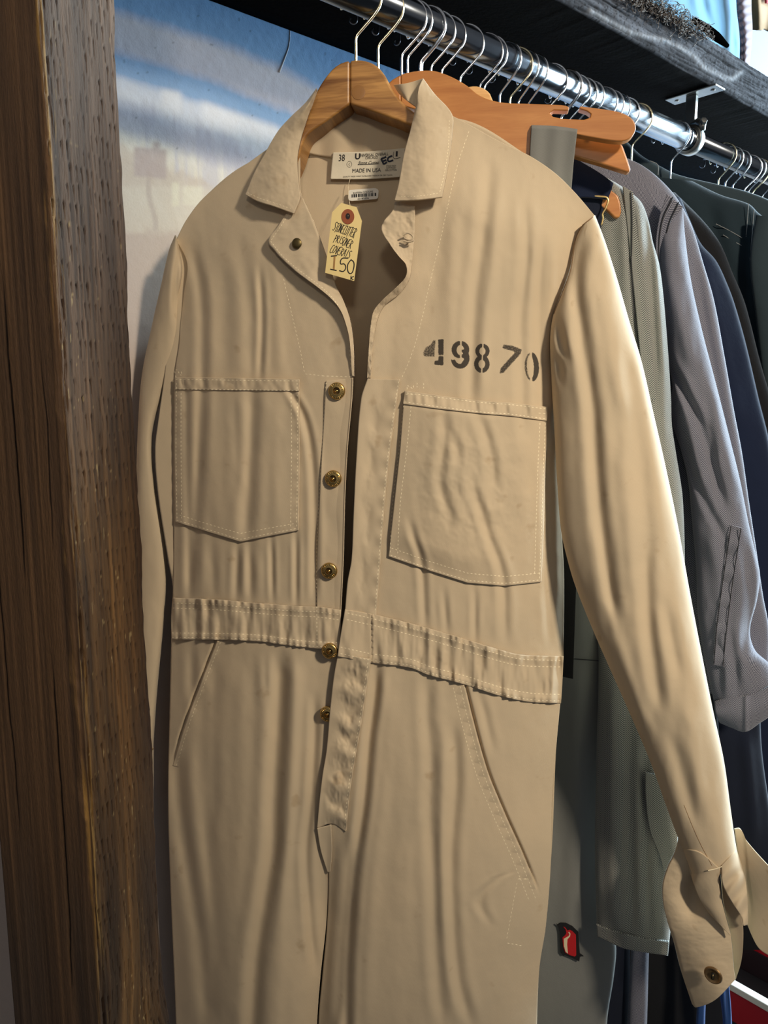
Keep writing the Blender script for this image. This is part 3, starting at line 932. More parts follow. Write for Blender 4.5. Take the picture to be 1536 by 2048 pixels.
FRONT_GRIDS = []
def cloth_patch(name, top, bottom, left, right, dw, step=2.4, mat=M_CLOTH, thick=0.0016, curved=True, parent=cov, wfun=None, ink=None, label=None):
    """cloth piece lying on the coverall's front: dw = lift over the body surface (number or f(px,py,s,t))"""
    lu = max(np.linalg.norm(np.diff(poly(top, 30, curved), axis=0), axis=1).sum(), np.linalg.norm(np.diff(poly(bottom, 30, curved), axis=0), axis=1).sum())
    lv = max(np.linalg.norm(np.diff(poly(left, 30, curved), axis=0), axis=1).sum(), np.linalg.norm(np.diff(poly(right, 30, curved), axis=0), axis=1).sum())
    nu, nv = max(5, int(lu / step)), max(5, int(lv / step))
    X, Y = coons(top, bottom, left, right, nu, nv, curved)
    S, T = np.meshgrid(np.linspace(0, 1, nu), np.linspace(0, 1, nv))
    w = (wfun or Wf)(X, Y)
    w = w + (dw(X, Y, S, T) if callable(dw) else dw)
    P = FC.pt(X, Y, w)
    at = {'ink': (ink(X, Y) if ink else np.zeros(X.shape)).ravel()} if mat is M_CLOTH else None
    uv = np.stack([(P - FC.o) @ FC.r, P[..., 2]], -1)
    if wfun is None: FRONT_GRIDS.append(P)
    return sheet(name, P, FC.n, mat, parent, thick, at, uv, label)

# ---- stencilled number, as ink on the cloth
def ink_number(X, Y):
    m = 0
    for dx in (-0.9, 0, 0.9):
        for dy in (-0.9, 0, 0.9): m = m + ink_raw(X + dx, Y + dy) / 9.0
    return m
def ink_raw(X, Y):
    x = (X - 760) * 4.042; y = (Y - 600) * 4.042
    def inside(pts):
        pts = np.array(pts, float); r = np.zeros(x.shape, bool)
        j = len(pts) - 1
        for i in range(len(pts)):
            xi, yi = pts[i]; xj, yj = pts[j]
            c = ((yi > y) != (yj > y)) & (x < (xj - xi) * (y - yi) / (yj - yi + 1e-9) + xi)
            r ^= c; j = i
        return r.astype(float)
    def ell(cx, cy, rx, ry): return ((x - cx) / rx) ** 2 + ((y - cy) / ry) ** 2
    m = 0.62 * inside([(452, 322), (442, 462), (352, 458), (348, 425), (372, 385), (405, 360), (430, 322)])
    m = np.maximum(m, 0.55 * np.exp(-((x - 378) / 30) ** 2 - ((y - 405) / 40) ** 2))
    m = np.maximum(m, inside([(470, 318), (515, 314), (513, 520), (508, 530), (440, 524), (440, 492), (472, 488)]) * np.where((y > 442) & (y < 456), 0.35, 0.95))
    nine = ((ell(650, 402, 72, 72) < 1) & (ell(650, 405, 30, 40) > 1) & (y < 470)) | ((ell(648, 470, 76, 84) < 1) & (ell(645, 462, 36, 46) > 1) & (y > 400) & (x > 660)) | ((ell(648, 470, 76, 86) < 1) & (ell(646, 466, 40, 50) > 1) & (y > 482))
    nine = nine & ~((np.abs(x - 654) < 6) & (y < 470))
    m = np.maximum(m, nine * 0.97)
    eight = ((ell(828, 412, 58, 60) < 1) & (ell(828, 414, 25, 30) > 1)) | ((ell(823, 518, 63, 72) < 1) & (ell(823, 518, 27, 34) > 1))
    eight = eight & ~(np.abs(x - (832 - (y - 350) * 0.04)) < 5)
    m = np.maximum(m, eight * 0.97)
    m = np.maximum(m, 0.66 * inside([(996, 356), (1070, 366), (1150, 398), (1136, 440), (1060, 412), (985, 392)]))
    m = np.maximum(m, 0.68 * inside([(1085, 425), (1142, 405), (1132, 445), (1040, 545), (1000, 592), (962, 598), (975, 548)]))
    c, s_ = math.cos(0.05), math.sin(0.05)
    xr = (x - 1226) * c - (y - 540) * s_; yr = (x - 1226) * s_ + (y - 540) * c
    zero = (((xr / 60) ** 2 + (yr / 120) ** 2) < 1) & ((((xr + 9) / 26) ** 2 + (yr / 92) ** 2) > 1) & (np.abs(xr + 4 + yr * 0.05) > 7)
    m = np.maximum(m, zero * np.where(xr < 0, 0.62, 0.9))
    return m

# ---- back of the garment, seen inside the neck and at the left side
def Wb(px, py):
    xl = np.interp(py, XL[:, 1], XL[:, 0]); xr = np.interp(py, XR[:, 1], XR[:, 0])
    s = np.clip((px - (xl + xr) / 2) / ((xr - xl) / 2), -1.4, 1.4)
    ys = np.interp(px, SHO[:, 0], SHO[:, 1])
    return -0.0115 - 0.009 * (1 - np.minimum(1, np.abs(s)) ** 2.5) * smooth(0, 120, py - ys) + 0.0018 * fbm(px / 60.0, py / 160.0, 95, 3)

cloth_patch('back_panel', [(352, 480), (402, 402), (500, 324), (604, 306), (664, 314), (735, 312), (812, 300), (905, 236), (1060, 314), (1150, 387), (1188, 434)],
            [(372, 2900), (700, 2960), (1050, 3000)],
            [(352, 480), (342, 540), (336, 640), (330, 740), (318, 830), (310, 900), (316, 990), (336, 1120), (346, 1180), (342, 1290), (338, 1600), (352, 2048), (372, 2900)],
            [(1188, 434), (1150, 500), (1120, 600), (1102, 690), (1108, 800), (1124, 1060), (1128, 1150), (1126, 1290), (1112, 1500), (1102, 1720), (1079, 1935), (1074, 2048), (1050, 3000)],
            0.0, 5.0, M_CLOTH_IN, wfun=Wb)
# collar stand behind the hanger
cloth_patch('collar_stand', [(604, 262), (640, 218), (700, 196), (760, 196), (820, 226)], [(598, 302), (664, 315), (735, 313), (818, 300)],
            [(604, 262), (598, 302)], [(820, 226), (824, 262), (818, 300)], lambda x, y, s, t: 0.0035 + 0.0016 * (1 - t) + 0.0012 * np.sin(s * 23), 3.0, M_CLOTH_IN, wfun=Wb, thick=0.002)

# ---- front panels
def near_gap(x0):
    return lambda X, Y, S, T: 0.0 * X
front_l = cloth_patch('front_panel', [(352, 480), (372, 441), (402, 401), (445, 363), (500, 323), (560, 281), (600, 258)], [(345, 1212), (500, 1216), (682, 1226)],
            [(352, 480), (374, 528), (368, 585), (361, 647), (358, 690), (350, 746), (347, 900), (347, 1100), (345, 1212)],
            [(600, 258), (600, 330), (603, 391), (626, 440), (653, 513), (671, 570), (688, 622), (700, 680), (706, 756), (704, 800), (695, 900), (690, 1000), (687, 1120), (682, 1226)],
            lambda X, Y, S, T: 0.0025 * smooth(0.9, 1.0, S) * smooth(0.1, 0.3, T), 2.4)
front_r = cloth_patch('front_panel', [(830, 217), (850, 212), (905, 232), (940, 250), (1000, 283), (1060, 312), (1110, 346), (1150, 385), (1190, 432)], [(690, 1224), (752, 1236), (850, 1262), (950, 1292), (1045, 1316), (1127, 1320)],
            [(830, 217), (826, 263), (812, 330), (800, 400), (812, 480), (815, 545), (792, 582), (758, 612), (745, 650), (738, 704), (735, 758), (722, 799), (713, 910), (707, 1029), (703, 1119), (695, 1164), (690, 1224)],
            [(1190, 432), (1164, 452), (1150, 482), (1140, 540), (1122, 590), (1108, 628), (1100, 680), (1104, 760), (1110, 820), (1119, 950), (1123, 1060), (1128, 1150), (1127, 1320)],
            lambda X, Y, S, T: 0.0045 * smooth(0.12, 0.0, S) * smooth(0.25, 0.45, T), 1.7, ink=ink_number)

# ---- legs
slash_r = poly([(928, 1370), (945, 1440), (973, 1540), (1005, 1620), (1045, 1710), (1080, 1797)], 40)
slash_l = poly([(434, 1282), (402, 1365), (372, 1445), (345, 1532)], 30)
def groove(X, Y, line, side):
    xs = np.interp(Y, line[:, 1], line[:, 0])
    return -0.0048 * np.exp(-((X - xs - 3.0 * side) / 2.8) ** 2) * (1 - smooth(line[-1, 1] - 70, line[-1, 1], Y)) * (Y > line[0, 1] - 5)
def leg_ink(X, Y): return np.zeros(X.shape)
leg_l = cloth_patch('trouser_leg', [(343, 1274), (434, 1276), (515, 1279), (575, 1287), (619, 1292), (690, 1298)], [(372, 2900), (610, 2920)],
            [(343, 1274), (340, 1400), (336, 1600), (342, 1800), (352, 2048), (372, 2900)],
            [(690, 1298), (676, 1450), (655, 1600), (646, 1690), (656, 1748), (652, 1850), (641, 1950), (634, 2048), (610, 2920)],
            lambda X, Y, S, T: -0.0022 * smooth(600, 640, X) * (1 - smooth(1500, 1700, Y)) + groove(X, Y, slash_l, -1), 2.4)
leg_r = cloth_patch('trouser_leg', [(700, 1312), (745, 1320), (820, 1331), (856, 1345), (928, 1364), (1000, 1387), (1059, 1399), (1121, 1402)], [(628, 2940), (1050, 3000)],
            [(700, 1312), (690, 1450), (672, 1600), (655, 1660), (652, 1710), (657, 1750), (654, 1850), (645, 1950), (637, 2048), (628, 2940)],
            [(1121, 1402), (1112, 1500), (1104, 1600), (1102, 1720), (1092, 1850), (1079, 1935), (1074, 2048), (1050, 3000)],
            lambda X, Y, S, T: 0.001 + groove(X, Y, slash_r, 1), 2.4)

# ---- plackets, fly
pucker = lambda X, Y, k, a: a * np.sin(k) * (0.6 + 0.8 * vnoise(X / 9.0, Y / 9.0, 7))
cloth_patch('button_placket', [(640, 760), (706, 756)], [(634, 1224), (682, 1226)], [(652, 762), (641, 960), (633, 1140), (634, 1224)], [(706, 756), (704, 800), (695, 900), (690, 1000), (687, 1120), (682, 1226)],
            lambda X, Y, S, T: 0.0016 + 0.0008 * np.sin(Y / 24.0) * (1 - S) + 0.0025 * smooth(0.9, 1.0, S), 2.2)
def plac_r(X, Y, S, T):
    return 0.0036 + 0.0045 * smooth(0.55, 0.0, S) + 0.0015 * np.exp(-((S - 0.45) / 0.16) ** 2) * np.sin(Y / 17.0 + 2 * fbm(X / 30, Y / 60, 3)) * smooth(0, 0.12, T) + 0.0009 * np.sin(Y / 6.3) * smooth(0.7, 1, S)
cloth_patch('buttonhole_placket', [(735, 757), (800, 759)], [(690, 1222), (752, 1234)], [(735, 757), (722, 799), (713, 910), (707, 1029), (703, 1119), (695, 1164), (690, 1222)],
            [(800, 759), (791, 820), (779, 910), (770, 999), (762, 1104), (752, 1234)], plac_r, 1.9)
def fly_w(X, Y, S, T):
    return 0.0062 - 0.002 * T + 0.0030 * np.exp(-((S - 0.6) / 0.32) ** 2) * np.sin(Y / 9.5 + 3 * fbm(X / 25, Y / 50, 13)) + 0.0012 * np.sin(Y / 5.0) * smooth(0.75, 1, S) * smooth(0.02, 0.1, T)
cloth_patch('fly', [(676, 1308), (742, 1318)], [(634, 1656), (664, 1648), (692, 1664)], [(676, 1308), (668, 1350), (660, 1420), (653, 1500), (645, 1550), (639, 1600), (634, 1656)],
            [(742, 1318), (734, 1370), (722, 1450), (708, 1530), (698, 1600), (692, 1664)], fly_w, 1.8)
cloth_patch('fly_gusset', [(634, 1657), (662, 1650)], [(655, 1744), (660, 1746)], [(634, 1657), (641, 1700), (655, 1744)], [(662, 1650), (664, 1700), (660, 1746)], 0.005, 1.8)

# ---- waistband
def gather(X, Y, S, T):
    n = vnoise(X / 13.0 + 0.4 * fbm(X / 40, Y / 40, 15), Y / 60.0, 17) - 0.5
    fine = vnoise(X / 6.5, Y / 25.0, 19) - 0.5
    edge = np.maximum(np.exp(-(T / 0.16) ** 2), np.exp(-((1 - T) / 0.16) ** 2))
    band = 0.0008 * (np.exp(-((T - 0.1) / 0.07) ** 2) + np.exp(-((T - 0.9) / 0.07) ** 2))
    return 0.0038 + 0.0066 * n + 0.0040 * fine * (0.35 + 0.65 * edge) + band - 0.0006 * (1 - edge)
cloth_patch('waistband', [(345, 1196), (440, 1200), (506, 1206), (590, 1212), (634, 1214), (682, 1220)], [(343, 1279), (434, 1280), (515, 1283), (575, 1291), (619, 1296), (645, 1298), (680, 1298)],
            [(345, 1196), (342, 1240), (343, 1279)], [(682, 1220), (681, 1260), (680, 1298)], gather, 1.8)
wb_r = cloth_patch('waistband', [(690, 1219), (752, 1230), (850, 1255), (928, 1278), (1000, 1300), (1041, 1310), (1127, 1313)], [(675, 1313), (745, 1326), (820, 1336), (856, 1350), (928, 1369), (1000, 1392), (1059, 1404), (1122, 1407)],
            [(690, 1219), (682, 1265), (675, 1313)], [(1127, 1313), (1125, 1360), (1122, 1407)], lambda X, Y, S, T: gather(X, Y, S, T) * np.where(X < 745, 0.35, 1) + 0.0065 * (1 - smooth(690, 760, X)) + 0.001, 1.8)

# ---- patch pockets with hem bands
def pocket_l(X, Y, S, T): return 0.0030 + 0.0012 * smooth(0.06, 0.0, T) + 0.0004 * np.sin(Y / 5.0) * smooth(0.06, 0, np.minimum(S, 1 - S))
pl = cloth_patch('chest_pocket', [(349, 756), (420, 756), (500, 757), (598, 759)], [(350, 1044), (415, 1064), (480, 1084), (540, 1072), (597, 1061)], [(349, 756), (348, 900), (350, 1044)], [(598, 759), (599, 900), (597, 1061)], pocket_l, 2.0, curved=False)
def hem_g(X, Y, S, T): return 0.0046 + 0.0022 * (vnoise(X / 8.5, Y / 50.0, 23) - 0.5) * np.sin(np.pi * np.clip(T, 0, 1)) * 1.6
cloth_patch('pocket_hem', [(349, 755), (420, 755), (500, 756), (599, 758)], [(349, 779), (420, 780), (500, 781), (598, 782)], [(349, 755), (349, 779)], [(599, 758), (598, 782)], hem_g, 1.6, curved=False, parent=pl)
def pocket_r(X, Y, S, T):
    bag = 0.006 * np.exp(-((S - 0.35) / 0.33) ** 2) * smooth(0, 0.1, T) * (1 - smooth(0.85, 1, T))
    return 0.0030 + bag + 0.0018 * fbm(X / 26.0, Y / 30.0, 27, 3) * np.sin(np.pi * T) * np.sin(np.pi * S)
pr = cloth_patch('chest_pocket', [(809, 782), (880, 792), (960, 802), (1020, 806), (1096, 815)], [(777, 1113), (860, 1142), (935, 1166), (1009, 1172), (1083, 1164)], [(809, 782), (800, 900), (788, 1010), (777, 1113)], [(1096, 815), (1091, 930), (1088, 1050), (1083, 1164)], pocket_r, 1.9, curved=False)
cloth_patch('pocket_hem', [(809, 781), (880, 791), (960, 801), (1020, 805), (1096, 814)], [(806, 808), (880, 818), (960, 827), (1020, 832), (1094, 842)], [(809, 781), (806, 808)], [(1096, 814), (1094, 842)], lambda X, Y, S, T: hem_g(X, Y, S, T) + 0.0055 * np.exp(-((S - 0.35) / 0.33) ** 2) * smooth(0, 1.25, T), 1.6, curved=False, parent=pr)

# ---- slash pockets: facing strip with a free edge
def welt(name, line, off, sgn):
    inner = line + np.array([off, 4])
    L, R = (inner, line) if off < 0 else (line, inner)
    cloth_patch(name, [L[0], R[0]], [L[-1], R[-1]], L, R, lambda X, Y, S, T: ((0.0002 if off < 0 else -0.0010) + (0.0020 if off < 0 else 0.0019) * ((S if off < 0 else 1 - S) ** 1.2) + 0.0005 * np.sin(Y / 5.0 + X / 9.0)) * (1 - 0.8 * smooth(0.9, 1, T)), 1.8)
welt('pocket_welt', slash_r, -24, 1)
welt('pocket_welt', slash_l, 20, -1)

# ---- lapels and collar leaves (own depth over the panel)
def lap_w(X, Y, S, T): return 0.0060 + 0.010 * (1 - smooth(0.0, 0.6, S)) * 0.35 + 0.002 * np.sin(np.pi * S) + 0.0010 * fbm(X / 18, Y / 22, 29)
cloth_patch('lapel', [(577, 420), (603, 391)], [(704, 752), (708, 753)],
            [(577, 420), (556, 452), (536, 482), (548, 500), (561, 515), (593, 544), (633, 573), (662, 597), (680, 619), (691, 646), (699, 680), (704, 752)],
            [(603, 391), (626, 440), (653, 513), (671, 570), (686, 600), (700, 640), (707, 690), (708, 753)],
            lambda X, Y, S, T: 0.0052 + 0.006 * (1 - S) * np.sin(np.pi * np.clip(T, 0, 1)) + 0.0014 * fbm(X / 20, Y / 26, 29), 1.8, thick=0.0026)
cloth_patch('lapel', [(789, 402), (829, 412)], [(734, 756), (741, 756)],
            [(789, 402), (787, 418), (763, 454), (780, 489), (798, 513), (812, 530), (812, 552), (792, 575), (764, 601), (748, 621), (742, 646), (737, 704), (734, 756)],
            [(829, 412), (830, 440), (828, 480), (824, 520), (819, 556), (800, 586), (770, 610), (757, 632), (750, 660), (744, 704), (741, 756)],
            lambda X, Y, S, T: 0.0075 + 0.010 * (1 - S) * np.sin(np.pi * np.clip(T * 1.1, 0, 1)) + 0.0026 * fbm(X / 14, Y / 20, 37), 1.7, thick=0.0026)
cloth_patch('collar_leaf', [(633, 176), (634, 180)], [(490, 389), (514, 402), (546, 412), (587, 427)],
            [(633, 176), (611, 205), (581, 234), (556, 262), (529, 308), (508, 346), (490, 389)],
            [(634, 180), (616, 231), (602, 275), (594, 319), (598, 378), (600, 395), (587, 427)],
            lambda X, Y, S, T: 0.012 + 0.010 * smooth(0.5, 0.0, T) + 0.007 * np.sin(np.pi * S) * (1 - 0.5 * T) + 0.003 * T * (1 - S) + 0.0016 * fbm(X / 24, Y / 24, 39), 1.8, thick=0.003)
cloth_patch('collar_leaf', [(832, 212), (838, 175), (846, 156)], [(789, 401), (830, 400), (884, 394)],
            [(832, 212), (820, 263), (808, 307), (798, 363), (789, 401)],
            [(846, 156), (868, 186), (904, 228), (905, 262), (901, 300), (893, 350), (884, 394)],
            lambda X, Y, S, T: 0.015 + 0.008 * np.sin(np.pi * np.clip(S * 0.9 + 0.1, 0, 1)) * (1 - 0.3 * T) + 0.0014 * fbm(X / 26, Y / 26, 43), 1.8, thick=0.003)
cloth_patch('collar_leaf', [(787, 170), (815, 166), (846, 157)], [(806, 194), (820, 205), (833, 214)],
            [(787, 170), (796, 184), (806, 194)], [(846, 157), (840, 186), (833, 214)],
            lambda X, Y, S, T: 0.004 + 0.012 * S + 0.003 * np.sin(S * 6), 1.6, thick=0.0025)

# ---- sleeves as flat tubes
def flat_tube(name, frame, L, R, wc, bulge, mat, parent, nu=60, nv=240, back=0.6, folds=None, pw=2.2, noise=0.0012, seed=5, curved=True, uvs=1.0, label=None, origin=None, wtop=None, attr_ink=False):
    """closed flattened tube: left/right outlines in pixels (top to bottom); wc = mid depth f(t) or number"""
    Lp, Rp = poly(L, nv, curved), poly(R, nv, curved)
    s = np.sin(np.linspace(-1, 1, nu) * math.pi / 2)[None, :]; s = 0.65 * s + 0.35 * np.linspace(-1, 1, nu)[None, :]; t = np.linspace(0, 1, nv)[:, None]
    X = Lp[:, :1] * (1 - s) / 2 + Rp[:, :1] * (1 + s) / 2
    Y = Lp[:, 1:] * (1 - s) / 2 + Rp[:, 1:] * (1 + s) / 2
    prof = np.sqrt(np.clip(1 - np.abs(s) ** pw, 0, 1))
    wc_ = wc(t) if callable(wc) else wc
    b_ = bulge(t) if callable(bulge) else bulge
    if wtop is None: top = 1.0
    else: top = smooth(0, wtop, t) * 0.85 + 0.15
    w = wc_ + b_ * prof * top + noise * fbm(X / 45.0, Y / 110.0, seed, 3) * prof * 1.5
    if folds:
        for pts, sg, amp in folds:
            p = poly(pts, 40); p = p[np.argsort(p[:, 1])]
            xc = np.interp(Y, p[:, 1], p[:, 0]); d = (X - xc) / sg
            fade = smooth(p[0, 1] - 20, p[0, 1] + 50, Y) * (1 - smooth(p[-1, 1] - 50, p[-1, 1] + 20, Y))
            w = w + amp * fade * (np.exp(-d * d) - (0.35 * np.exp(-(np.abs(d) - 1.9) ** 2) if amp < 0 else 0)) * np.minimum(1, prof * 2.0)
    Pf = frame.pt(X, Y, w)
    if parent is cov: FRONT_GRIDS.append(Pf)
    # back layer: same outline, pushed behind
    Pm = frame.pt(X, Y, wc_ + 0 * X)
    Pb = Pm - frame.n * (b_ * back * prof * np.ones_like(X))[..., None]
    ring = np.concatenate([Pf, Pb[:, -2:0:-1]], 1)
    n_r = ring.shape[1]
    uvf = grid_uv(Pf)
    uvb = uvf[:, -2:0:-1].copy(); uvb[..., 0] += 0.0
    uv = np.concatenate([uvf, uvb], 1) * uvs
    f = grid_faces(nv, n_r, True)
    at = {'ink': np.zeros(nv * n_r)} if mat is M_CLOTH else None
    return mesh_obj(name, ring.reshape(-1, 3), f, mat, parent, uv.reshape(-1, 2), True, at, label, origin)

SL_L = [(1164, 450), (1150, 484), (1140, 540), (1122, 590), (1106, 632), (1100, 680), (1103, 760), (1108, 850), (1114, 960), (1122, 1060), (1133, 1112), (1150, 1170), (1185, 1258), (1220, 1338), (1260, 1428), (1300, 1522), (1330, 1605), (1350, 1660), (1366, 1700), (1384, 1748)]
SL_R = [(1190, 430), (1210, 482), (1235, 560), (1258, 640), (1283, 722), (1306, 822), (1331, 932), (1356, 1052), (1379, 1180), (1400, 1290), (1426, 1420), (1448, 1522), (1463, 1630), (1474, 1700), (1488, 1748)]
sl_folds = [([(1165, 470), (1152, 560), (1165, 680), (1185, 820), (1195, 980), (1210, 1120), (1228, 1240)], 13, -0.0050),
            ([(1115, 640), (1122, 690), (1130, 720)], 9, -0.0040), ([(1106, 700), (1116, 725), (1120, 770)], 8, -0.0035),
            ([(1250, 700), (1275, 860), (1290, 1000), (1300, 1120)], 16, -0.0030), ([(1290, 1080), (1294, 1180), (1302, 1290), (1320, 1420)], 13, -0.0040),
            ([(1330, 1200), (1345, 1290), (1360, 1360)], 12, -0.0030), ([(1240, 900), (1250, 1040), (1262, 1200)], 20, 0.0030), ([(1200, 560), (1225, 700), (1245, 830)], 24, 0.0026),
            ([(1225, 1250), (1260, 1360), (1300, 1470)], 14, 0.0025), ([(1370, 1400), (1390, 1500), (1405, 1620)], 18, 0.0030), ([(1340, 1460), (1370, 1570), (1395, 1660)], 14, -0.0026), ([(1190, 1050), (1205, 1160), (1225, 1260)], 10, 0.002)]
sleeve_r = flat_tube('sleeve', FC, SL_L, SL_R, lambda t: -0.004 + 0.022 * smooth(0.15, 0.7, t), lambda t: 0.010 + 0.019 * smooth(0, 0.2, t) - 0.007 * smooth(0.5, 1, t), M_CLOTH, cov, 90, 420, 0.7, sl_folds, 2.4)
SLL_L = [(350, 470), (338, 500), (322, 570), (304, 650), (284, 748), (276, 850), (272, 1000), (274, 1200), (276, 1400), (280, 1520)]
SLL_R = [(354, 478), (364, 540), (356, 600), (357, 660), (350, 720), (325, 790), (306, 856), (304, 910), (310, 970), (332, 1110), (328, 1230), (314, 1380), (304, 1520)]
flat_tube('sleeve', FC, SLL_L, SLL_R, lambda t: -0.008 - 0.016 * smooth(0, 0.3, t), 0.012, M_CLOTH, cov, 40, 300, 0.6, [([(358, 500), (352, 560), (350, 640)], 6, -0.003)], 2.2)

flat_tube('cuff', FC, [(282, 1500), (280, 1560), (280, 1625)], [(306, 1500), (306, 1560), (304, 1625)], -0.012, 0.011, M_CLOTH, cov, 24, 40, 0.7)

# ---- open cuff at the end of the right sleeve
def free_patch(name, top, bottom, left, right, wfun, step=1.8, mat=M_CLOTH, thick=0.002, curved=True, frame=FC, parent=cov, label=None):
    lu = max(np.linalg.norm(np.diff(poly(q, 30, curved), axis=0), axis=1).sum() for q in (top, bottom))
    lv = max(np.linalg.norm(np.diff(poly(q, 30, curved), axis=0), axis=1).sum() for q in (left, right))
    nu, nv = max(5, int(lu / step)), max(5, int(lv / step))
    X, Y = coons(top, bottom, left, right, nu, nv, curved)
    S, T = np.meshgrid(np.linspace(0, 1, nu), np.linspace(0, 1, nv))
    P = frame.pt(X, Y, wfun(X, Y, S, T) if callable(wfun) else wfun + 0 * X)
    at = {'ink': np.zeros(X.size)} if mat is M_CLOTH else None
    if parent is cov and mat is M_CLOTH: FRONT_GRIDS.append(P)
    return sheet(name, P, frame.n, mat, parent, thick, at, None, label)

_sl, _sr = poly(SL_L, 300), poly(SL_R, 300)
def Wsl(X, Y):
    xl = np.interp(Y, _sl[:, 1], _sl[:, 0]); xr = np.interp(Y, _sr[:, 1], _sr[:, 0])
    q = np.clip(2 * (X - xl) / (xr - xl) - 1, -1, 1)
    return 0.018 + 0.022 * np.sqrt(np.clip(1 - np.abs(q) ** 2.4, 0, 1))
free_patch('sleeve_end', [(1366, 1698), (1400, 1705), (1440, 1738)], [(1416, 1824), (1440, 1850), (1463, 1874)], [(1366, 1698), (1380, 1745), (1398, 1795), (1416, 1824)], [(1440, 1738), (1438, 1770), (1446, 1812), (1463, 1874)],
           lambda X, Y, S, T: (Wsl(X, Y) + 0.0012) * (1 - smooth(1730, 1790, Y)) + smooth(1730, 1790, Y) * (0.036 + 0.005 * np.sin(np.pi * S * 0.8) - 0.006 * T) + 0.0008 * np.sin(Y / 9) * T)
free_patch('sleeve_end', [(1443, 1732), (1474, 1700)], [(1487, 1852), (1496, 1850)], [(1443, 1732), (1446, 1770), (1466, 1808), (1482, 1832), (1487, 1852)], [(1474, 1700), (1490, 1756), (1495, 1800), (1496, 1850)],
           lambda X, Y, S, T: (Wsl(X, Y) + 0.0016) * (1 - smooth(1720, 1780, Y)) + smooth(1720, 1780, Y) * (0.042 - 0.010 * S ** 2) + 0.0020 * np.sin(Y / 8 + X / 6) * smooth(1720, 1760, Y))
free_patch('sleeve_facing', [(1442, 1750), (1470, 1790)], [(1470, 1960), (1472, 1958)], [(1442, 1750), (1448, 1812), (1463, 1874), (1468, 1930), (1470, 1960)], [(1470, 1790), (1485, 1845), (1486, 1890), (1482, 1925), (1472, 1958)], lambda X, Y, S, T: 0.018 + 0.006 * S)
cuff = free_patch('cuff', [(1362, 1664), (1400, 1740), (1438, 1752)], [(1384, 2008), (1392, 2015), (1430, 2000), (1471, 1959)],
           [(1362, 1664), (1351, 1705), (1336, 1736), (1326, 1771), (1327, 1808), (1336, 1847), (1349, 1889), (1362, 1941), (1384, 2008)],
           [(1438, 1752), (1446, 1812), (1462, 1874), (1467, 1930), (1471, 1959)],
           lambda X, Y, S, T: 0.018 + 0.012 * np.sin(np.pi * S) * (0.4 + 0.6 * T) + 0.012 * S * T - 0.016 * np.exp(-((X - 1385) / 26) ** 2 - ((Y - 1790) / 45) ** 2) + 0.0009 * fbm(X / 30, Y / 16, 47), thick=0.0035)
free_patch('cuff', [(1470, 1660), (1482, 1660), (1494, 1683), (1536, 1731), (1580, 1775)], [(1494, 1848), (1515, 1893), (1536, 1910), (1580, 1925)], [(1470, 1660), (1480, 1730), (1492, 1790), (1494, 1848)], [(1580, 1775), (1590, 1850), (1580, 1925)],
           lambda X, Y, S, T: 0.004 + 0.020 * S + 0.004 * np.sin(T * 5 + S * 3), thick=0.0035)
_q = poly([(1368, 1610), (1384, 1650), (1402, 1690), (1424, 1731)], 30)
tubes_join('bar_tack', [FC.pt(*poly([(1416, 1741), (1430, 1738), (1444, 1733)], 8).T, 0.0425)], 0.0006, M_THREAD, cov, 6)

# ---- buttons
def face_n(px, py):
    e = 3.0
    a = FC.pt(np.array(px + e), np.array(py + 0.0), Wf(px + e, py, False)) - FC.pt(np.array(px - e), np.array(py + 0.0), Wf(px - e, py, False))
    b = FC.pt(np.array(px + 0.0), np.array(py + e), Wf(px, py + e, False)) - FC.pt(np.array(px + 0.0), np.array(py - e), Wf(px, py - e, False))
    n = np.cross(b, a); n /= np.linalg.norm(n)
    return n if n @ FC.n > 0 else -n
def shank_button(px, py, lift, r=0.0092, n=None, w=None, name='button'):
    w = float(Wf(px, py)) if w is None else w
    n = face_n(px, py) if n is None else n
    c = FC.pt(np.array(float(px)), np.array(float(py)), w + lift)
    b = lathe(name, [(r * 0.96, 0.0), (r * 1.0, 0.0012), (r * 0.94, 0.0030), (r * 0.80, 0.0037), (r * 0.62, 0.0034), (r * 0.50, 0.0040), (r * 0.42, 0.0039), (r * 0.37, 0.0020), (r * 0.36, 0.0004)], c, n, M_BRASS, cov, 32)
    lathe('button_hollow', [(r * 0.37, 0.0), (r * 0.37, 0.0010)], c + n * 0.0001, n, M_BRASS_D, b, 20)
    lathe('button_pin', [(r * 0.13, 0.0), (r * 0.13, 0.0020), (r * 0.05, 0.0026)], c + n * 0.0006, n, M_BRASS, b, 12)
    # raised lettering around the rim
    x = np.cross(n, Z3); x /= np.linalg.norm(x); y = np.cross(n, x)
    marks = []
    rng = np.random.default_rng(int(px + py))
    for k in range(22):
        a = 2 * math.pi * k / 22
        d = np.cos(a) * x + np.sin(a) * y; tn = -np.sin(a) * x + np.cos(a) * y
        p = c + n * 0.0038
        j = rng.uniform(-0.35, 0.35)
        marks.append(np.array([p + d * r * 0.66 + tn * r * 0.07 * j, p + d * r * 0.86 - tn * r * 0.07 * j]))
        if k % 3 != 1: marks.append(np.array([p + d * r * 0.76, p + d * r * (0.68 + 0.16 * rng.random()) + tn * r * 0.12]))
    tubes_join('rim_relief', marks, 0.00028, M_BRASS, b, 5)
    return b
for (x, y, l) in [(674, 782, 0.0032), (667, 957, 0.0032), (659, 1141, 0.0032), (660, 1301, 0.0045), (656, 1427, 0.0010)]:
    shank_button(x, y, l)
n_l = face_n(594, 486)
c = FC.pt(np.array(594.0), np.array(487.0), float(Wf(594, 487)) + 0.0095)
